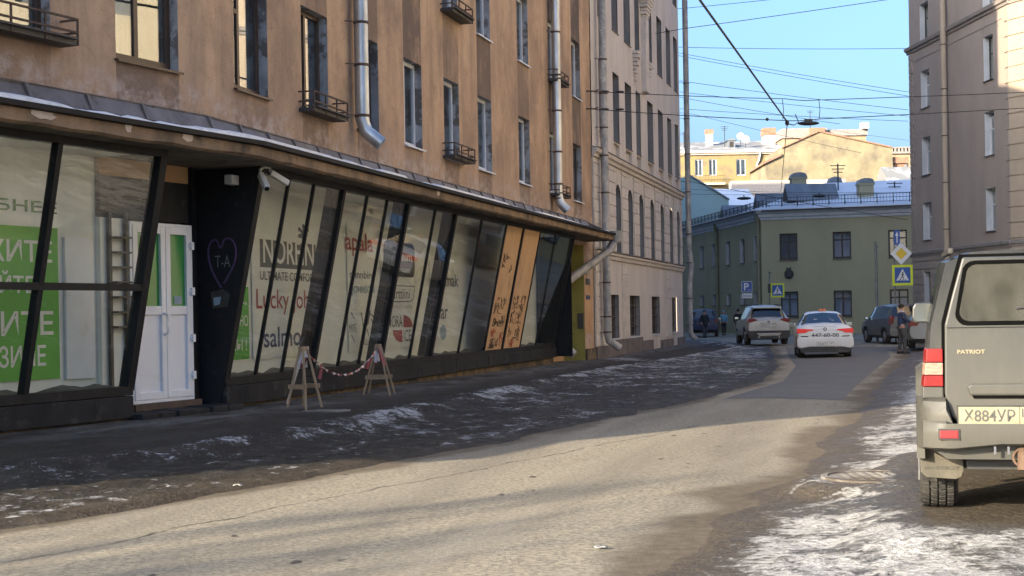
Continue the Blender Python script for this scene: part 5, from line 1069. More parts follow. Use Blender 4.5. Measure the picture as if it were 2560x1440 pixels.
def plate(T, parent, x0, z0, y, txt, mat='plate_white', reg='178', w=.52, h=.112):
    mb = MB(T); mb.box(x0, x0 + w, y, y + .012, z0, z0 + h); p = mb.build('number_plate', mat, parent)
    mb = MB(T); ring(mb, x0 - .006, x0 + w + .006, z0 - .006, z0 + h + .006, .008, y - .002, y + .012); mb.box(x0 + w * .73, x0 + w * .735, y - .002, y, z0, z0 + h); mb.build('plate_frame', 'black_plastic', p)
    TT = lambda a, n, b: T(a, y - .003, b)
    text_mesh(txt, TT, (x0 + .035, x0 + w * .68, z0 + .018, z0 + h - .018), 'ink_dark', p, 'plate_letters', bold=.01)
    text_mesh(reg, TT, (x0 + w * .76, x0 + w - .03, z0 + .045, z0 + h - .012), 'ink_dark', p, 'plate_letters', bold=.005); text_mesh('RUS', TT, (x0 + w * .79, x0 + w - .05, z0 + .012, z0 + .035), 'ink_dark', p, 'plate_letters'); return p

# white taxi
stn = [(0, .34, .78, .55, .82, .80, .80, .90, .70), (.06, .30, .82, .60, .85, .86, .83, .98, .72), (.12, .28, .83, .62, .855, .88, .84, 1.03, .72), (.50, .24, .84, .62, .86, .92, .85, 1.06, .72), (.56, .24, .84, .62, .86, .92, .85, 1.07, .70), (1.18, .22, .84, .62, .86, .95, .85, 1.38, .545), (1.35, .22, .84, .62, .86, .95, .85, 1.415, .54), (2.0, .22, .84, .62, .86, .95, .85, 1.44, .55), (2.7, .22, .84, .62, .86, .94, .85, 1.41, .54), (3.45, .22, .84, .6, .85, .93, .84, 1.0, .70), (4.1, .24, .82, .58, .83, .80, .8, .86, .66), (4.4, .32, .70, .55, .72, .68, .68, .72, .5)]
tx, TT_ = hatch('taxi_car', 'white taxi saloon with red tail lights and orange roof lamp driving away', 'taxi', 9.72, 46.0, .0, rad(9.0), 1.72, 4.4, 1.44, 'taxi_white', dict(stn=stn, rw=(.6, 1.16), ws=(2.75, 3.42), sw=(1.05, 3.05), pillars=(1.25, 2.05), rwx=.64, R=.31, yr=.88, mir=2.95, mz=.95, mm='taxi_white', cab=1.2))
for s_ in (1, -1):
    po = [(.33, .88), (.42, .90), (.85, .925), (.862, .86), (.85, .775), (.60, .79), (.52, .84), (.40, .855)]
    rearprism(TT_, tx, 'tail_light', 'brake_light', po if s_ > 0 else sym(po), -.03, .22, .01)
    rearprism(TT_, tx, 'bumper_slot', 'black_plastic', [(s_ * .52, .69), (s_ * .74, .70), (s_ * .74, .67), (s_ * .52, .66)], -.02, .1)
rearprism(TT_, tx, 'bumper', 'taxi_white', [(-.86, .60), (-.80, .64), (-.5, .645), (.5, .645), (.8, .64), (.86, .60), (.86, .36), (.76, .30), (.5, .345), (-.5, .345), (-.76, .30), (-.86, .36)], -.05, .2, .03)
rearprism(TT_, tx, 'bumper_insert', 'black_plastic', [(-.80, .34), (-.5, .36), (.5, .36), (.80, .34), (.74, .17), (-.74, .17)], -.03, .3)
rearprism(TT_, tx, 'plate_recess', 'taxi_white', [(-.55, .40), (-.3, .53), (.3, .53), (.55, .40), (.3, .36), (-.3, .36)], -.06, -.04)
plate(TT_, tx, -.26, .385, -.075, 'В220ТА', reg='147'); FT = lambda a, n, b: TT_(a, -.022, b)
text_mesh('447-60-00', FT, (-.42, .42, .655, .77), 'ink_dark', tx, bold=.012); text_mesh('ПРИГЛАШАЕМ ВОДИТЕЛЕЙ', lambda a, n, b: TT_(a, .03, b), (-.33, .34, .97, 1.0), 'ink_dark', tx)
mb = MB(TT_); mb.prism([(.055 * math.cos(k * .5236), .90 + .055 * math.sin(k * .5236)) for k in range(12)], lambda a, b, t_: (a, t_, b), -.02, .05); em = mb.build('emblem', 'ink_dark', tx); mb = MB(TT_); mb.prism([(-.02, .87), (.02, .87), (.025, .91), (0, .94), (-.025, .91)], lambda a, b, t_: (a, t_, b), -.025, -.019); mb.build('emblem_mark', 'plate_white', em)
WT = lambda a, n, b: TT_(a, .60 + (b - 1.09) / .29 * .56 - .03, b)
for tx_, r_ in (('ТАКСИ 447', (-.12, .18, 1.24, 1.27)), ('БЕСПЛАТНО', (-.3, .22, 1.19, 1.22)), ('8 (812) 447-60-00', (-.08, .32, 1.15, 1.18))): text_mesh(tx_, WT, r_, 'plate_white', tx, bold=.01)
mb = MB(TT_); mb.box(-.11, .11, 1.6, 1.75, 1.445, 1.53); mb.build('roof_lamp', 'taxi_orange', tx, bevel=.02); mb = MB(TT_); mb.tube([(0, 1.45, 1.44), (0, 1.35, 1.63)], .006, 5); mb.build('aerial', 'black_plastic', tx)

# silver crossover
stn = [(0, .48, .80, .66, .86, .92, .82, 1.00, .72), (.10, .42, .86, .70, .90, 1.02, .86, 1.12, .72), (.20, .40, .88, .72, .915, 1.08, .88, 1.16, .70), (.55, .36, .89, .72, .92, 1.12, .885, 1.54, .60), (.75, .34, .89, .72, .92, 1.12, .885, 1.60, .60), (1.6, .32, .89, .72, .92, 1.08, .885, 1.66, .62), (2.6, .32, .89, .72, .92, 1.05, .88, 1.64, .61), (3.35, .32, .89, .7, .91, 1.03, .87, 1.12, .72), (4.1, .34, .87, .66, .88, .93, .84, .98, .68), (4.5, .42, .7, .6, .74, .74, .7, .78, .5)]
ku, TK = hatch('silver_crossover', 'silver crossover car with roof rails parked on the icy left side', 'car', 10.75, 62.0, .05, rad(1.5), 1.84, 4.5, 1.68, 'silver_paint', dict(stn=stn, rw=(.22, .56), ws=(2.65, 3.32), sw=(.85, 3.1), pillars=(1.3, 2.15), rwx=.66, R=.35, mir=2.9, mz=1.06, cab=1.3))
for s_ in (1, -1):
    po = [(.46, 1.05), (.62, 1.12), (.86, 1.10), (.90, .98), (.72, .95), (.60, .98)]
    rearprism(TK, ku, 'tail_light', 'lens_red', po if s_ > 0 else sym(po), -.0, .28, .01); mb = MB(TK); mb.bar((s_ * .60, .7, 1.66), (s_ * .62, 2.6, 1.70), .04); mb.build('roof_rail', 'black_plastic', ku)
    rearprism(TK, ku, 'rear_reflector', 'lens_red', [(s_ * .62, .52), (s_ * .86, .54), (s_ * .86, .44), (s_ * .7, .42)], -.02, .2); mb = MB(TK); mb.tube([TK(0, 0, 0) * 0 + Vector((s_ * .42, -.03, .33)), Vector((s_ * .42, .2, .33))], .05, 10); mb.build('exhaust', 'chrome', ku)
rearprism(TK, ku, 'bumper_cladding', 'black_plastic', [(-.88, .60), (.88, .60), (.86, .34), (.70, .24), (-.70, .24), (-.86, .34)], -.03, .25, .02); rearprism(TK, ku, 'skid_plate', 'silver_paint', [(-.52, .50), (.52, .50), (.42, .37), (-.42, .37)], -.05, .1, .02); rearprism(TK, ku, 'plate_trim', 'chrome', [(-.38, .94), (.38, .94), (.36, .90), (-.36, .90)], -.02, .08); plate(TK, ku, -.26, .765, -.02, 'В893АС', reg='98'); rearprism(TK, ku, 'spoiler', 'silver_paint', [(-.62, 1.60), (.62, 1.60), (.60, 1.53), (-.60, 1.53)], .42, .8, .02)
mb = MB(TK); mb.sphere((0, -.01, .97), .07, 10, 6, (1, .2, .5)); mb.build('emblem', 'ink_navy', ku)

# dark grey minivan
stn = [(0, .42, .78, .6, .84, .92, .82, 1.02, .74), (.08, .34, .84, .66, .87, 1.0, .84, 1.1, .74), (.16, .30, .86, .68, .88, 1.04, .85, 1.14, .72), (.48, .28, .87, .68, .885, 1.06, .86, 1.54, .62), (.65, .28, .87, .68, .885, 1.06, .86, 1.60, .62), (1.6, .26, .87, .68, .885, 1.03, .86, 1.64, .64), (2.7, .26, .87, .68, .885, 1.0, .86, 1.60, .62), (3.55, .26, .86, .66, .88, .98, .84, 1.06, .7), (4.15, .3, .84, .62, .85, .86, .8, .92, .66), (4.45, .38, .68, .56, .72, .7, .68, .74, .5)]
mv, TM = hatch('grey_minivan', 'dark grey minivan parked in front of the olive house behind the standing man', 'minivan', 16.55, 61.5, .02, rad(-3.0), 1.78, 4.45, 1.64, 'grey_paint', dict(stn=stn, rw=(.17, .49), ws=(2.75, 3.5), sw=(.6, 3.2), pillars=(1.25, 2.25), rwx=.68, R=.32, yr=.85, mir=3.05, mz=1.0, cab=1.25))
for s_ in (1, -1): rearprism(TM, mv, 'tail_light', 'lens_red', [(s_ * .66, 1.16), (s_ * .84, 1.14), (s_ * .88, .80), (s_ * .72, .82)], .0, .25, .01)
rearprism(TM, mv, 'bumper', 'grey_paint', [(-.88, .62), (.88, .62), (.88, .36), (.74, .30), (-.74, .30), (-.88, .36)], -.04, .2, .03); plate(TM, mv, -.26, .78, -.015, 'О418КХ', reg='98')
# far blue hatchback and the pale car hidden by the mirror
bl, TB = hatch('blue_hatchback', 'small blue car far away beyond the drainpipe at the left corner', 'car', 11.0, 85.0, .02, rad(8), 1.7, 4.1, 1.5, 'blue_paint', dict(stn=[tuple(v * .96 if i > 0 else v * .93 for i, v in enumerate(s)) for s in stn], rw=(.16, .46), ws=(2.55, 3.2), sw=(.6, 3.0), pillars=(1.2, 2.1), R=.30, mir=2.8, mz=.95, yr=.8))
for s_ in (1, -1): rearprism(TB, bl, 'tail_light', 'lens_red', [(s_ * .62, 1.05), (s_ * .8, 1.03), (s_ * .82, .78), (s_ * .68, .8)], -.01, .2)
pc, TP = hatch('pale_saloon', 'pale car parked on the verge just beyond the off-road car, behind its mirror', 'car', 14.35, 50.2, .1, rad(13), 1.76, 4.4, 1.46, 'pale_paint', dict(stn=[(s[0], *[v * 1.02 for v in s[1:]]) for s in [(0, .34, .78, .55, .82, .80, .80, .90, .70), (.06, .30, .82, .60, .85, .86, .83, .98, .72), (.12, .28, .83, .62, .855, .88, .84, 1.03, .72), (.50, .24, .84, .62, .86, .92, .85, 1.06, .72), (1.18, .22, .84, .62, .86, .95, .85, 1.38, .545), (2.0, .22, .84, .62, .86, .95, .85, 1.44, .55), (2.7, .22, .84, .62, .86, .94, .85, 1.41, .54), (3.45, .22, .84, .6, .85, .93, .84, 1.0, .70), (4.1, .24, .82, .58, .83, .80, .8, .86, .66), (4.4, .32, .70, .55, .72, .68, .68, .72, .5)]], rw=(.55, 1.16), ws=(2.75, 3.42), sw=(1.05, 3.05), pillars=(1.25, 2.05), R=.32, mir=2.95, mz=.95))
for s_ in (1, -1): rearprism(TP, pc, 'tail_light', 'lens_red', [(s_ * .5, .92), (s_ * .86, .95), (s_ * .87, .78), (s_ * .6, .8)], -.03, .22)

# dirty off-road car in the foreground
pa, T0 = car_root('offroad_car', 'muddy dark off-road car with dusty rear window parked at the right edge', 'car', 2.553, 9.35, .168, CAR_YAW)
TQ = lambda a, b, c: T0(a, b, c - .168)      # heights below are above the road level
TC = lambda a, b, c: TQ(a + .95, b, c)
stn = [(.08, .58, .88, .95, .90, 1.43, .86, 1.885, .74), (.5, .58, .90, .95, .92, 1.43, .87, 1.90, .76), (1.8, .58, .90, .95, .92, 1.42, .875, 1.93, .77), (2.75, .58, .90, .95, .92, 1.40, .87, 1.90, .76), (3.35, .58, .90, .95, .92, 1.38, .86, 1.42, .76), (4.2, .58, .90, .95, .91, 1.24, .85, 1.28, .74), (4.65, .6, .84, .9, .86, 1.12, .8, 1.16, .66)]
def cls(c, sg):
    X, Y, Z = c
    for yy in (1.02, 3.75):
        if sg in (0, 1, 2) and (Y - yy) ** 2 + (Z - .55) ** 2 < .47 ** 2: return None
    if sg == 3 and .35 < Y < 3.0 and not any(abs(Y - p) < .06 for p in (.42, 1.35, 2.2)): return ('side_window', X > 0, sum(Y > p for p in (.42, 1.35, 2.2)))
    if sg >= 4 and 2.8 < Y < 3.3: return 'windscreen'
    return 'body'
loft_car(TC, stn, (1, 4, 8, 5, 2, 6), cls, pa, 'suv_body', nsub=6)
for x_, y_ in ((0, 1.02), (0, 3.75), (1.9, 1.02), (1.9, 3.75)):
    T_w = TQ; sg = -1 if x_ == 0 else 1
    wo2 = wheel(lambda a, b, c: TQ(a + .95, b, c), pa, sg * .945, y_, .168 + .375, .37, .25, tread=(x_ == 0 and y_ < 2))
mb = MB(TQ); mb.box(.3, 1.6, .25, 4.4, .50, .85); mb.box(.2, 1.7, .9, 1.12, .44, .58); mb.build('chassis', 'black_plastic', pa)
mb = MB(TQ); mb.box(.15, 1.75, .5, 3.0, .9, 1.4); mb.build('cabin', 'black_plastic', pa)
# wheel arch flare on the visible side
mb = MB(TQ); P = []
for k in range(17):
    a = math.pi * k / 16; P += [(.03, 1.02 - .47 * math.cos(a), .55 + .47 * math.sin(a)), (-.012, 1.02 - .50 * math.cos(a), .55 + .50 * math.sin(a)), (-.012, 1.02 - .58 * math.cos(a), .55 + .58 * math.sin(a)), (.04, 1.02 - .62 * math.cos(a), .55 + .62 * math.sin(a))]
mb.grid(P, 17, 4); mb.build('arch_flare', 'suv_paint', pa, smooth=True)
gate = [(.285, 1.855), (.215, 1.60), (.172, 1.43), (.166, 1.0), (.175, .94), (.205, .86), (.25, .80), (1.64, .80), (1.70, .86), (1.734, 1.0), (1.728, 1.43), (1.615, 1.855)]
big = [(a + (-.019 if a < .95 else .019), b + (.019 if b > 1.2 else -.019)) for a, b in gate]
rearprism(TQ, pa, 'gate_gap_shade', 'gap_black', big, .066, .09); tg = rearprism(TQ, pa, 'tailgate', 'suv_paint', gate, .022, .085, .012)  # black sheet painting in the shaded gap round the tailgate
def rounded(x0, x1, z0, z1, r, top_in=0):
    out = []
    for cx, cz, a0, dx in ((x1 - r - top_in, z1 - r, 0, 0), (x0 + r + top_in, z1 - r, 90, 0), (x0 + r, z0 + r, 180, 0), (x1 - r, z0 + r, 270, 0)):
        for k in range(5): a = rad(a0 + 22.5 * k); out.append((cx + r * math.cos(a), cz + r * math.sin(a)))
    return out
rearprism(TQ, tg, 'window_seal', 'gap_black', rounded(.236, 1.664, 1.424, 1.832, .075, .045), .010, .03); rearprism(TQ, tg, 'rear_window', 'dusty_glass', rounded(.262, 1.638, 1.452, 1.806, .06, .045), .006, .014)
rearprism(TQ, tg, 'window_backing', 'room_dark', rounded(.262, 1.638, 1.452, 1.806, .06, .045), .0145, .02)
rearprism(TQ, tg, 'gate_lip', 'suv_paint', [(.30, 1.045), (.33, 1.06), (1.57, 1.06), (1.60, 1.045), (1.58, .985), (.32, .985)], -.004, .03, .014); rearprism(TQ, tg, 'grip_gap', 'gap_black', [(.33, .985), (1.57, .985), (1.56, .968), (.34, .968)], .012, .03)
rearprism(TQ, tg, 'gate_crease', 'suv_paint', [(.18, 1.428), (1.72, 1.428), (1.72, 1.412), (.18, 1.412)], .010, .03, .004)
text_mesh('PATRIOT', lambda a, n, b: TQ(a, .016, b), (.245, .412, 1.248, 1.274), 'plate_dusty', tg, 'badge', bold=.03)
pl = plate(TQ, pa, .243, .806, .002, 'Х884УР', 'plate_dusty', '178', w=.5); mb = MB(TQ); mb.box(.24, .765, -.004, .014, .782, .801); fr = mb.build('plate_holder', 'black_plastic', pl)
text_mesh('ДИЛЕР АВТОМОБИЛИ', lambda a, n, b: TQ(a, -.006, b), (.25, .42, .787, .795), 'plate_white', pl, 'holder_letters'); text_mesh('+7 (812) 448', lambda a, n, b: TQ(a, -.006, b), (.58, .75, .787, .795), 'plate_white', pl, 'holder_letters')
# tail lamp wrapped round the corner
lampx = lambda z: .052 - .022 * (1.28 - z) / .24
for z0, z1, m_, nm in ((1.195, 1.282, 'lens_red', 'tail_light'), (1.115, 1.192, 'lens_clear', 'reversing_light'), (1.042, 1.112, 'lens_red', 'tail_light')):
    for sd in (0, 1):
        pts = []
        for z_ in (z0, z1):
            x0 = lampx(z_); q = [(x0 + .008, .12 - .075), (.158, .035), (.158, .1), (x0 - .006, .30), (x0 - .008, .10)]
            pts += [((a if sd == 0 else 1.9 - a), b, z_) for a, b in q]
        mb = MB(TQ); n = 5; mb.add(pts, [tuple(range(n))[::-1], tuple(range(n, 2 * n))] + [(i, (i + 1) % n, n + (i + 1) % n, n + i) for i in range(n)]); mb.build(nm, m_, pa, bevel=.006)
for sd in (0, 1):
    mb = MB(TQ); f_ = (lambda a: a) if sd == 0 else (lambda a: 1.9 - a); mb.box(min(f_(.03), f_(.16)), max(f_(.03), f_(.16)), .05, .2, .965, 1.04); mb.build('corner_panel', 'suv_paint', pa, bevel=.01)
# bumper with rounded ends, lower cut-out and step
P = []; prof_b = [(.10, .975), (.02, .972), (-.035, .95), (-.05, .90), (-.05, .83), (-.066, .815), (-.07, .74), (-.055, .66), (.0, .645)]
xs = [-.012, .0, .03, .09, .17, .215, .5, .64, .7, 1.2, 1.45, 1.72, 1.81, 1.87, 1.9, 1.912]; wy = [.40, .16, .075, .03, .0, 0, 0, 0, 0, 0, 0, 0, .03, .075, .16, .40]
for x_, w_ in zip(xs, wy):
    for b, z_ in prof_b:
        zz = z_; drop = .0
        if .2 < x_ < 1.7 and z_ > .82: zz = min(z_, .80 + (z_ - .80) * .0 + .0)
        if .5 <= x_ <= .64 and z_ < .70: zz = z_ + .03
        P.append((x_, b + w_ if x_ > 0.0 and x_ < 1.9 else b * .2 + w_, zz))
mb = MB(TQ); mb.grid(P, len(xs), len(prof_b)); mb.build('bumper', 'suv_paint', pa, smooth=True)
for x0 in (.128, 1.66):
    mb = MB(TQ); mb.box(x0, x0 + .115, -.082, -.05, .722, .776); rf = mb.build('reflector', 'reflector_red', pa, bevel=.006); mb = MB(TQ); mb.box(x0 - .006, x0 + .121, -.078, -.05, .716, .782); mb.build('reflector_rim', 'black_plastic', rf)
for sd in (0, 1):
    f_ = (lambda a: a) if sd == 0 else (lambda a: 1.9 - a); mb = MB(TQ); mb.prism([(f_(.005), .66), (f_(.285), .60), (f_(.285), .46), (f_(.27), .42), (f_(.235), .405), (f_(.05), .415), (f_(.012), .45)], lambda a, b, t_: (a, t_, b), .50, .518); mf = mb.build('mud_flap', 'muddy_rubber', pa, bevel=.006)
    if sd == 0: text_mesh('PATRIOT', lambda a, n, b: TQ(a, .494, b), (.035, .26, .470, .492), 'suv_paint', mf, 'flap_letters', bold=.02)
mb = MB(TQ); mb.tube([(.63 + .062 * math.cos(a), .0 + .02 * math.sin(a), .60 + .055 * math.sin(a)) for a in np.linspace(0, 6.2832, 18)], .008, 6); mb.build('tow_ring', 'rust', pa, smooth=True)
mb = MB(TQ); mb.tube([(.63, .03, .63), (.63, -.04, .60), (.63, -.05, .53)], [.035, .04, .043], 12); mb.build('tow_ball', 'rust', pa, smooth=True)
mb = MB(TQ); mb.bar((.46, .0, .62), (.46, .0, .67), .014); mb.bar((.54, .0, .62), (.54, .0, .67), .014); mb.build('tow_bracket', 'chrome', pa)
for sd in (0, 1):
    f_ = (lambda a: a) if sd == 0 else (lambda a: 1.9 - a)
    mb = MB(TQ); mb.prism([(f_(-.035 + a * .215 - .0), 1.405 + b * .18) for a, b in ((.08, .05), (.0, .3), (.02, .75), (.12, .97), (.9, 1.0), (1.0, .9), (1.0, .1), (.9, .0))], lambda a, b, t_: (a, t_, b), 3.08, 3.2); mi = mb.build('mirror', 'suv_paint', pa, bevel=.02)
    mb = MB(TQ); mb.prism([(f_(-.035 + a * .215), 1.405 + b * .18) for a, b in ((.14, .12), (.08, .35), (.1, .75), (.18, .9), (.9, .92), (.92, .12))], lambda a, b, t_: (a, t_, b), 3.07, 3.075); mb.build('mirror_face', 'mirror_glass', mi)
for x_ in (.20, 1.70): mb = MB(TQ); mb.bar((x_ + (.02 if x_ < 1 else -.02), .15, 1.90), (x_ + (.02 if x_ < 1 else -.02), 2.6, 1.955), .035, .04); mb.build('roof_rail', 'black_plastic', pa, bevel=.01)
mb = MB(TQ); mb.tube([(.95, -.002, 1.47), (.78, -.006, 1.55), (.60, -.004, 1.53)], .008, 5); mb.build('wiper', 'black_plastic', tg)

# ------------------------------------------------------------------ people
def skin_obj(name, verts, edges, radii, mat, parent, T, sub=2):
    me = bpy.data.meshes.new(name); off = parent_loc(parent); me.from_pydata([tuple(T(*v) - off) for v in verts], edges, []); me.materials.append(M(mat))
    o = bpy.data.objects.new(name, me); COL.objects.link(o); o.parent = parent; md = o.modifiers.new('skin', 'SKIN'); md.use_smooth_shade = True
    for i, r in enumerate(radii): me.skin_vertices[0].data[i].radius = (r, r) if not isinstance(r, tuple) else r
    me.skin_vertices[0].data[0].use_root = True
    s_ = o.modifiers.new('sub', 'SUBSURF'); s_.levels = sub; s_.render_levels = sub; return o
for n_, c1, c2 in (('skin', (.42, .25, .18), (.36, .2, .15)), ('hair_dark', (.02, .016, .013), (.03, .024, .02)), ('navy_knit', (.035, .055, .11), (.028, .045, .09)), ('grey_trousers', (.06, .062, .065), (.045, .047, .05)), ('dark_coat', (.016, .018, .024), (.025, .027, .034)), ('light_blue_jacket', (.16, .36, .48), (.12, .3, .42)), ('black_trousers', (.014, .014, .016), (.022, .022, .024)), ('shoe_black', (.01, .01, .01), (.02, .02, .02)), ('shirt_white', (.6, .62, .64), (.5, .52, .55)), ('jeans_grey', (.07, .075, .085), (.05, .055, .065))): var_mat(n_, c1, c2, 6, rough=.85)
def person(x, y, z, h, yaw, label, top, legs, coat=False, arms='down', stride=.0, hood=None, collar=None):
    k = h / 1.75; o = thing('person', label, 'person', (x, y, z), 'people in the street'); Mx = Matrix.Translation((x, y, z)) @ Matrix.Rotation(-yaw, 4, 'Z') @ Matrix.Scale(k, 4); T = xf(Mx)
    if arms == 'front': el = [(-.25, .06, 1.16), (.25, .06, 1.16)]; ha = [(-.10, .30, 1.16), (.06, .32, 1.14)]
    else: el = [(-.26, -.03, 1.14), (.26, -.03, 1.14)]; ha = [(-.25, .10, .90), (.25, .12, .92)]
    an = [(-.10, -stride, .09), (.10, stride, .09)]; kn = [(-.105, -stride * .3 + .03, .50), (.105, stride * .6 + .03, .50)]
    V = [(0, 0, .96), (0, 0, 1.15), (0, 0, 1.36), (0, .0, 1.48), (0, .015, 1.58), (0, .03, 1.66), (0, .02, 1.73)]; E_ = [(0, 1), (1, 2), (2, 3), (3, 4), (4, 5), (5, 6)]; R_ = [.09, .09, .10, .055, .075, .092, .06]
    for s_, e, q in ((-1, el[0], ha[0]), (1, el[1], ha[1])):
        b = len(V); V += [(s_ * .17, 0, 1.40), e, q]; E_ += [(2, b), (b, b + 1), (b + 1, b + 2)]; R_ += [.065, .048, .036]
        d = (Vector(q) - Vector(e)).normalized()
        for fi in range(5):
            c = len(V); sp = Vector((.022 * (fi - 2), 0, .012 * (fi == 0))); V += [tuple(Vector(q) + d * .05 + sp), tuple(Vector(q) + d * (.10 if fi else .07) + sp * 1.3)]; E_ += [(b + 2, c), (c, c + 1)]; R_ += [.011, .009]
    for s_, a, n_ in ((-1, an[0], kn[0]), (1, an[1], kn[1])):
        b = len(V); V += [(s_ * .09, 0, .88), n_, a]; E_ += [(0, b), (b, b + 1), (b + 1, b + 2)]; R_ += [.07, .05, .04]
    skin_obj('body', V, E_, R_, 'skin', o, T, 1)
    mb = MB(T); mb.sphere((0, .135, 1.615), .016, 6, 5, (1, 1.2, 1.6)); mb.build('nose', 'skin', o, smooth=True)
    V = [(0, 0, .90), (0, 0, 1.15), (0, 0, 1.37), (0, 0, 1.46)]; E_ = [(0, 1), (1, 2), (2, 3)]; R_ = [(.165, .13), (.155, .125), (.18, .135), (.085, .08)]
    if coat: V[0] = (0, 0, .62); R_[0] = (.20, .17); R_[1] = (.175, .15)
    for s_, e, q in ((-1, el[0], ha[0]), (1, el[1], ha[1])):
        b = len(V); qq = tuple(Vector(e).lerp(Vector(q), .88)); V += [(s_ * .185, 0, 1.39), e, qq]; E_ += [(2, b), (b, b + 1), (b + 1, b + 2)]; R_ += [.085, .066, .052]
    skin_obj('jacket' if coat or top != 'navy_knit' else 'sweater', V, E_, R_, top, o, T, 1)
    V = [(0, 0, 1.02)]; E_ = []; R_ = [(.145, .115)]
    for s_, a, n_ in ((-1, an[0], kn[0]), (1, an[1], kn[1])): b = len(V); V += [(s_ * .095, 0, .84), n_, (a[0], a[1], .11)]; E_ += [(0, b), (b, b + 1), (b + 1, b + 2)]; R_ += [.098, .075, .06]
    skin_obj('trousers', V, E_, R_, legs, o, T, 1)
    for a in an: mb = MB(T); mb.prism([(a[0] - .045, a[1] - .08), (a[0] + .045, a[1] - .08), (a[0] + .055, a[1] + .12), (a[0] + .02, a[1] + .2), (a[0] - .02, a[1] + .2), (a[0] - .055, a[1] + .12)], lambda u, v, t_: (u, v, t_), 0.0, .09); mb.build('shoe', 'shoe_black', o, bevel=.02)
    mb = MB(T); mb.sphere((0, -.002, 1.675), .108, 12, 8, (.92, 1.05, .85)); mb.build('hat' if hood else 'hair', hood or 'hair_dark', o, smooth=True)
    if collar: mb = MB(T); mb.tube([(.075 * math.cos(a), .075 * math.sin(a), 1.495) for a in np.linspace(0, 6.2832, 13)], .022, 6); mb.build('collar', collar, o, smooth=True)
    return o
person(12.68, 48.2, .02, 1.62, rad(80), 'man in navy sweater and grey trousers standing in profile on the right verge', 'navy_knit', 'grey_trousers', arms='front', stride=.06, collar='shirt_white')
person(10.75, 82.7, .0, 1.56, rad(165), 'person in a long dark coat walking beside the far blue car', 'dark_coat', 'jeans_grey', coat=True, stride=.14, hood='hair_dark')
person(12.86, 90.0, .0, 1.5, rad(175), 'person in a light blue jacket walking along the olive wall', 'light_blue_jacket', 'black_trousers', stride=.12, hood='light_blue_jacket')
person(13.45, 88.0, .0, 1.58, rad(10), 'person in dark jacket next to the one in light blue', 'dark_coat', 'black_trousers', stride=.1)

# ------------------------------------------------------------------ signs
var_mat('pole_grey', (.22, .23, .24), (.16, .165, .17), 5, rough=.5, metal=.4)
def board(F, parent, name, poly, n0, n1, mat): mb = MB(F); mb.prism(poly, lambda a, b, t_: (a, t_, b), n0, n1); return mb.build(name, mat, parent)
def sq(x, z, r): return [(x - r, z - r), (x + r, z - r), (x + r, z + r), (x - r, z + r)]
def crossing(F, o, x, z, r):
    b = board(F, o, 'crossing_sign', sq(x, z, r), .03, .05, 'sign_lime'); board(F, b, 'sign_field', sq(x, z, r * .76), .05, .055, 'sign_blue'); board(F, b, 'triangle', [(x - r * .62, z - r * .52), (x + r * .62, z - r * .52), (x, z + r * .62)], .055, .06, 'sign_white')
    mb = MB(F); mb.prism([(x + r * .02 + r * .075 * math.cos(k), z + r * .27 + r * .075 * math.sin(k)) for k in np.arange(0, 6.2, .8)], lambda a, q, t_: (a, t_, q), .06, .064)
    for (a0, b0, a1, b1, w) in ((.02, .18, .0, -.08, .12), (.02, .12, .17, -.02, .05), (.0, .12, -.14, .0, .05), (.0, -.08, .13, -.40, .07), (.0, -.08, -.12, -.24, .07), (-.12, -.24, -.22, -.40, .06)): mb.bar((x + r * a0, .062, z + r * b0), (x + r * a1, .062, z + r * b1), .004, r * w)
    mb.build('pedestrian', 'sign_black', b)
    for k in range(3): board(F, b, 'stripe', [(x - r * .38 + k * r * .27, z - r * .50), (x - r * .22 + k * r * .27, z - r * .50), (x - r * .18 + k * r * .27, z - r * .42), (x - r * .30 + k * r * .27, z - r * .42)], .06, .063, 'sign_black')
SF = Frame((17.1, 66), 90)
o = thing('sign_post', 'pole with one-way arrow, yellow priority diamond and lime crossing sign', 'sign', (17.1, 66, 0), 'road signs'); mb = MB(SF); mb.tube([(0, 0, -.1), (0, 0, 4.95)], .035, 8); mb.build('pole', 'pole_grey', o)
crossing(SF, o, .33, 2.96, .46); d_ = board(SF, o, 'priority_sign', [(-.2, 3.92), (.28, 3.42), (.76, 3.92), (.28, 4.42)], .06, .08, 'sign_white'); board(SF, d_, 'diamond', [(.02, 3.92), (.28, 3.65), (.54, 3.92), (.28, 4.19)], .08, .085, 'sign_yellow')
a_ = board(SF, o, 'one_way_sign', [(-.02, 4.32), (.24, 4.32), (.24, 4.98), (-.02, 4.98)], .03, .05, 'sign_blue'); board(SF, a_, 'arrow', [(.09, 4.4), (.13, 4.4), (.13, 4.72), (.18, 4.72), (.11, 4.9), (.04, 4.72), (.09, 4.72)], .05, .054, 'sign_white')
mb = MB(); mb.tube([(16.4, 66.5, -.1), (16.4, 66.5, 4.5)], .06, 8); mb.tube([(16.4, 66.5, 4.3), (16.48, 66.5, 4.3)], .05, 8); tag(mb.build('utility_post', 'pole_grey'), 'plain grey post just left of the priority sign pole', 'post')
SF2 = Frame((14.72, 82), 90); o = thing('crossing_sign_post', 'lime crossing sign on a thin post in front of the olive wall', 'sign', (14.45, 82, 0), 'road signs'); mb = MB(SF2); mb.tube([(-.42, -.06, 0), (-.42, -.06, 3.6)], .035, 8); mb.bar((-.42, -.06, 2.6), (0, .0, 2.6), .04); mb.build('pole', 'pole_grey', o); crossing(SF2, o, 0, 2.58, .385)
mb = MB(SF2); mb.box(-.52, -.38, -.05, .12, 2.45, 2.95); mb.build('signal_head', 'sign_black', o); mb = MB(SF2); mb.tube([(-.42, -.06, 3.5), (-.3, 0, 3.55), (-.5, 0, 3.62)], .03, 6); mb.build('bracket', 'pole_grey', o)
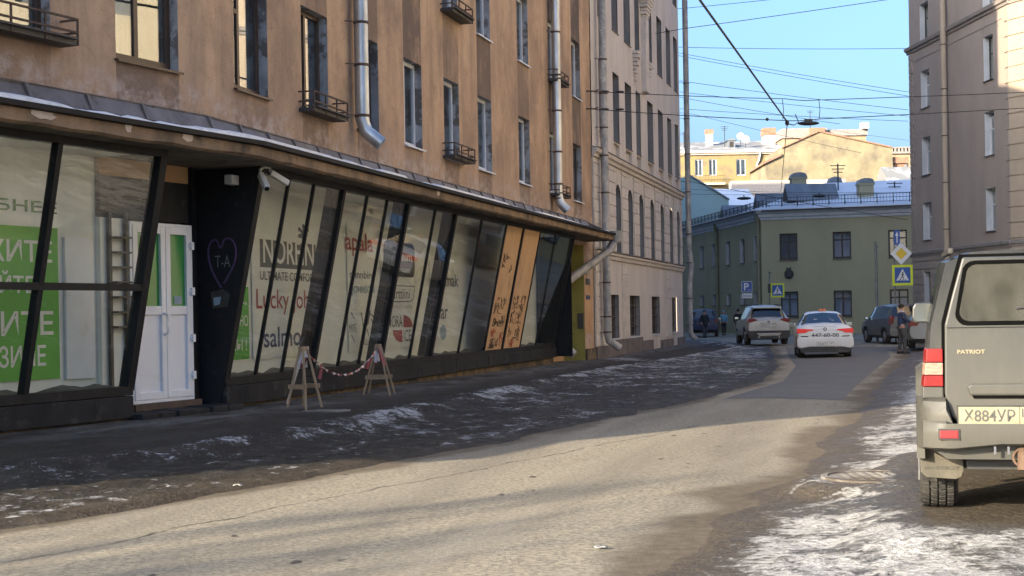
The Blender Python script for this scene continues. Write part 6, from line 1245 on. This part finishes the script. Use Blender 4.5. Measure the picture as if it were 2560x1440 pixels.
SF3 = Frame((12.72, 80), 90); o = thing('parking_sign', 'blue parking sign with white hours plate on a post', 'sign', (12.72, 80, 0), 'road signs'); mb = MB(SF3); mb.tube([(0, -.04, 0), (0, -.04, 3.1)], .03, 8); mb.build('pole', 'pole_grey', o)
b = board(SF3, o, 'sign_panel', sq(0, 2.78, .29), .0, .02, 'sign_white'); board(SF3, b, 'sign_field', sq(0, 2.78, .27), .02, .024, 'sign_blue'); text_mesh('P', SF3, (-.16, .10, 2.58, 2.98), 'sign_white', b, n=.028, bold=.02); text_mesh('тариф', SF3, (-.0, .24, 2.56, 2.64), 'sign_white', b, n=.028)
b = board(SF3, o, 'hours_plate', [(-.26, 2.16), (.28, 2.16), (.28, 2.42), (-.26, 2.42)], .0, .02, 'sign_white'); text_mesh('8.00-20.00', SF3, (-.2, .22, 2.23, 2.34), 'sign_black', b, n=.024, bold=.01)

# ------------------------------------------------------------------ wooden trestles and barrier tape
def trestle(x, y, z, yaw, h, label, spread=.2, ln=.3):
    o = thing('wooden_trestle', label, 'trestle', (x, y, z), 'wooden trestles'); T = xf(Matrix.Translation((x, y, z)) @ Matrix.Rotation(-yaw, 4, 'Z')); L_ = []
    for a in (-1, 1):
        for b in (-1, 1):
            mb = MB(); mb.bar(tuple(T(a * spread, b * ln, -.03)), tuple(T(a * .03, b * ln * .25, h)), .045, .03); mb.build('leg', 'wood_pale', o)
    for b in (-1, 1): mb = MB(); f = .36; mb.bar(tuple(T(-spread * (1 - f) - .05, b * ln * (1 - f * .75) + b * .025, h * f)), tuple(T(spread * (1 - f) + .05, b * ln * (1 - f * .75) + b * .025, h * f)), .022, .07); mb.build('brace', 'wood_pale', o)
    mb = MB(); mb.bar(tuple(T(0, -ln * .4, h)), tuple(T(0, ln * .4, h)), .08, .07); mb.build('top_beam', 'wood_pale', o); return o
z1_, z2_ = zl(-3.15, 22.3), zl(-2.35, 25.9)
trestle(-3.15, 22.3, z1_, rad(25), .88, 'wooden trestle left of the sagging tape, nearest the shop door', .17, .22); trestle(-2.35, 25.9, z2_, rad(5), .84, 'wooden trestle at the right end of the sagging tape', .24, .25)
o = thing('barrier_tape', 'red and white tape sagging between two wooden trestles', 'tape', (-3.15, 22.3, z1_), 'barrier tape')
A, Bp = Vector((-3.12, 22.28, z1_ + .86)), Vector((-2.36, 25.85, z2_ + .80)); mb = MB(); N_ = 40; mb2 = MB(); up = Vector((0, 0, .028))
tw = lambda i: Vector((.02 * math.sin(i * .9), 0, .022 * math.cos(i * .9)))
for i in range(N_):
    f0, f1 = i / N_, (i + 1) / N_; g = lambda f: A.lerp(Bp, f) - Vector((0, 0, 4 * .42 * f * (1 - f))); mb.mi = i % 2; p, q = g(f0), g(f1); mb.quad(tuple(p - tw(i)), tuple(q - tw(i + 1)), tuple(q + tw(i + 1)), tuple(p + tw(i)))
mb.build('tape', ['tape_white', 'tape_red'], o)
rt = random.Random(2)
for c, n_ in ((A, 7), (Bp, 7), (A.lerp(Bp, .2) - Vector((0, 0, .27)), 1), (A.lerp(Bp, .85) - Vector((0, 0, .21)), 2)):
    for k in range(n_):
        mb = MB(); p = c + Vector((rt.uniform(-.05, .05), rt.uniform(-.05, .05), rt.uniform(-.03, .05))); d = Vector((rt.uniform(-.5, .3), rt.uniform(-.3, .3), -rt.uniform(.4, 1))).normalized(); L_ = rt.uniform(.1, .3); P = []
        for q in range(6): u = p + d * L_ * q / 5 + Vector((0, 0, -.02 * q * q / 10)); w_ = Vector((.022, .01, .004 * math.sin(q))); P += [tuple(u - w_), tuple(u + w_)]
        mb.grid(P, 6, 2); mb.build('tape_end', 'tape_red' if k % 3 == 0 else 'tape_white', o)
mb = MB(); P = []
for q in range(9): u = A + Vector((-.06 - .028 * q, -.02, -.1 - .088 * q)); w_ = Vector((.018, .012, .0)); P += [tuple(u - w_), tuple(u + w_)]
mb.grid(P, 9, 2); mb.build('tape_end', 'tape_white', o)

# ------------------------------------------------------------------ overhead wires and street lamp
def wire(pts, r, label, group='overhead wires', sag=0.0, mat='iron_dark', n=14):
    mb = MB(); P = []
    for a, b in zip(pts, pts[1:]):
        a, b = Vector(a), Vector(b)
        for i in range(n + (1 if b == Vector(pts[-1]) else 0)): f = i / n; P.append(tuple(a.lerp(b, f) - Vector((0, 0, 4 * sag * f * (1 - f)))))
    mb.tube(P, r, 5); return tag(mb.build('overhead_wire', mat, smooth=True), label, 'wire', group)
lc = lambda u, v, d: None
hk = [RT(26.54, .05, 8.48), RT(26.49, .05, 7.92)]
wire([tuple(hk[0]), (9.0, 48, 8.36), (10.05, 48.2, 8.33), (24.6, 50.4, 8.98)], .013, 'upper span wire from the orange house corner to the right', sag=.03)
wire([tuple(hk[1]), (8.9, 48, 7.66), (10.1, 48.1, 7.70), (24.6, 50.4, 8.55)], .014, 'lower span wire carrying the hanging street lamp', sag=.03)
for i, x_ in enumerate((8.9, 10.08)): wire([(x_, 48.05, 8.35), (x_ + .03, 48.05, 8.0), (x_, 48.05, 7.7)], .012, ('left' if i == 0 else 'right') + ' short hanger linking the two span wires', 'wire hangers', n=4)
wire([(-8, -14, 7.2), (3.66, 28, 7.42), (9.03, 48, 7.62)], .026, 'thick black cable coming down from top centre to the junction', sag=.0)
wire([(9.03, 48, 7.54), (16.84, 92, 8.82)], .014, 'cable running on from the junction towards the olive roof', sag=-.05)
FW = [((2, 72, 16.6), (8.78, 75, 16.85), (22, 75, 18.1)), ((1, 60, 12.2), (7.01, 60, 12.96), (24, 60, 15.2)), ((3, 80, 16.1), (9.33, 80, 15.79), (21.66, 80, 15.51)), ((4, 92, 18.9), (10.49, 90, 17.21), (22.97, 85, 13.88)), ((4, 92, 18.6), (10.49, 90, 17.04), (22.96, 85, 13.65)), ((3, 85, 15.8), (9.88, 85, 14.75), (22.95, 85, 12.85)), ((4, 96, 16.8), (11.03, 95, 15.59), (24.29, 90, 13.14)), ((3, 95, 17.3), (11.03, 95, 15.25), (21.27, 95, 13.35)), ((4, 95, 15.3), (11.01, 95, 14.51), (24.29, 90, 12.83)), ((8, 107, 16.6), (13.64, 110, 16.15), (30, 126, 14.7)), ((30, 138, 18.2), (33.97, 140, 17.84), (45, 140, 16.4)), ((5, 87, 9.8), (10.47, 85, 8.93), (21.49, 80, 6.23))]
nm = ['topmost thin wire crossing the upper left of the sky', 'thin wire slanting up to the right across the top of the sky', 'nearly level wire across the middle of the sky', 'upper one of a pair of wires slanting down to the right', 'lower one of a pair of wires slanting down to the right', 'wire slanting from mid left down towards the taupe house', 'faint wire just above the span wires', 'steeper faint wire crossing behind the span wires', 'lowest of the faint slanting wires in the sky', 'wire over the yellow roof near the dishes', 'wire right of the brick block', 'black wire sagging in front of the olive house cornice']
for (a, b, c), l in zip(FW, nm): wire([a, b, c], .016 if 'olive' in l else .014, l, sag=.06)
o = thing('street_lamp', 'dark oval street lamp hanging from the lower span wire', 'lamp', (9.73, 48.05, 7.45), 'hanging street lamps'); mb = MB(); mb.sphere((9.73, 48.05, 7.56), .36, 16, 8, (1, .45, .2)); mb.build('housing', 'iron_dark', o, smooth=True); mb = MB(); mb.box(9.6, 9.86, 48.02, 48.08, 7.60, 7.70); mb.build('hanger', 'iron_dark', o)
for x_, y_, z_, l in ((13.28, 84, 7.86, 'small oval lamp hanging in front of the dormers'), (18.39, 88, 8.22, 'small oval lamp hanging before the snowy roof')):
    o = thing('street_lamp', l, 'lamp', (x_, y_, z_ - .1), 'hanging street lamps'); mb = MB(); mb.sphere((x_, y_, z_), .42, 14, 6, (1, .45, .22)); mb.build('housing', 'iron_dark', o, smooth=True)
    mb = MB(); mb.tube([(x_, y_, z_ + .05), (x_, y_, z_ + .2)], .03, 5); mb.build('hanger', 'iron_dark', o); wire([(x_ - 9, y_ + 1, z_ + .7), (x_, y_, z_ + .2), (x_ + 10, y_ - 1, z_ + .1)], .01, 'thin wire holding the ' + l, sag=.05)
o = thing('wire_junction', 'black cable junction where the thick cable meets the span wire', 'fitting', (9.03, 48, 7.6)); mb = MB(); mb.sphere((9.03, 48, 7.58), .07, 8, 6, (1, 1, 1.4)); mb.build('knot', 'iron_dark', o); mb = MB(); mb.tube([(9.05, 48, 7.55), (9.25, 48, 7.5), (9.4, 48, 7.6), (9.3, 48, 7.85)], .018, 6); mb.build('loop', 'iron_dark', o)
mb = MB(); mb.sphere((8.35, 47.8, 7.68), .055, 8, 6); tag(mb.build('wire_insulator', 'iron_dark', smooth=True), 'round black insulator on the lower span wire', 'insulator')
for h_, l in zip(hk, ('upper', 'lower')):
    o = thing('wall_hook', l + ' iron wall hook holding a span wire at the orange house corner', 'hook', tuple(h_), 'wall hooks'); mb = MB(); d = (Vector((9, 48, h_.z)) - h_).normalized(); mb.tube([tuple(h_ + Vector((-.05, 0, 0))), tuple(h_ + d * .25), tuple(h_ + d * .35 + Vector((0, 0, .05)))], .025, 6); mb.build('hook', 'iron_rust', o)
    for k in range(2): mb = MB(); c = h_ + d * (.42 + k * .5); mb.tube([tuple(c), tuple(c + d * .06), tuple(c + d * .22), tuple(c + d * .28)], [.018, .035, .035, .018], 8); mb.build('insulator', 'iron_dark', o, smooth=True)
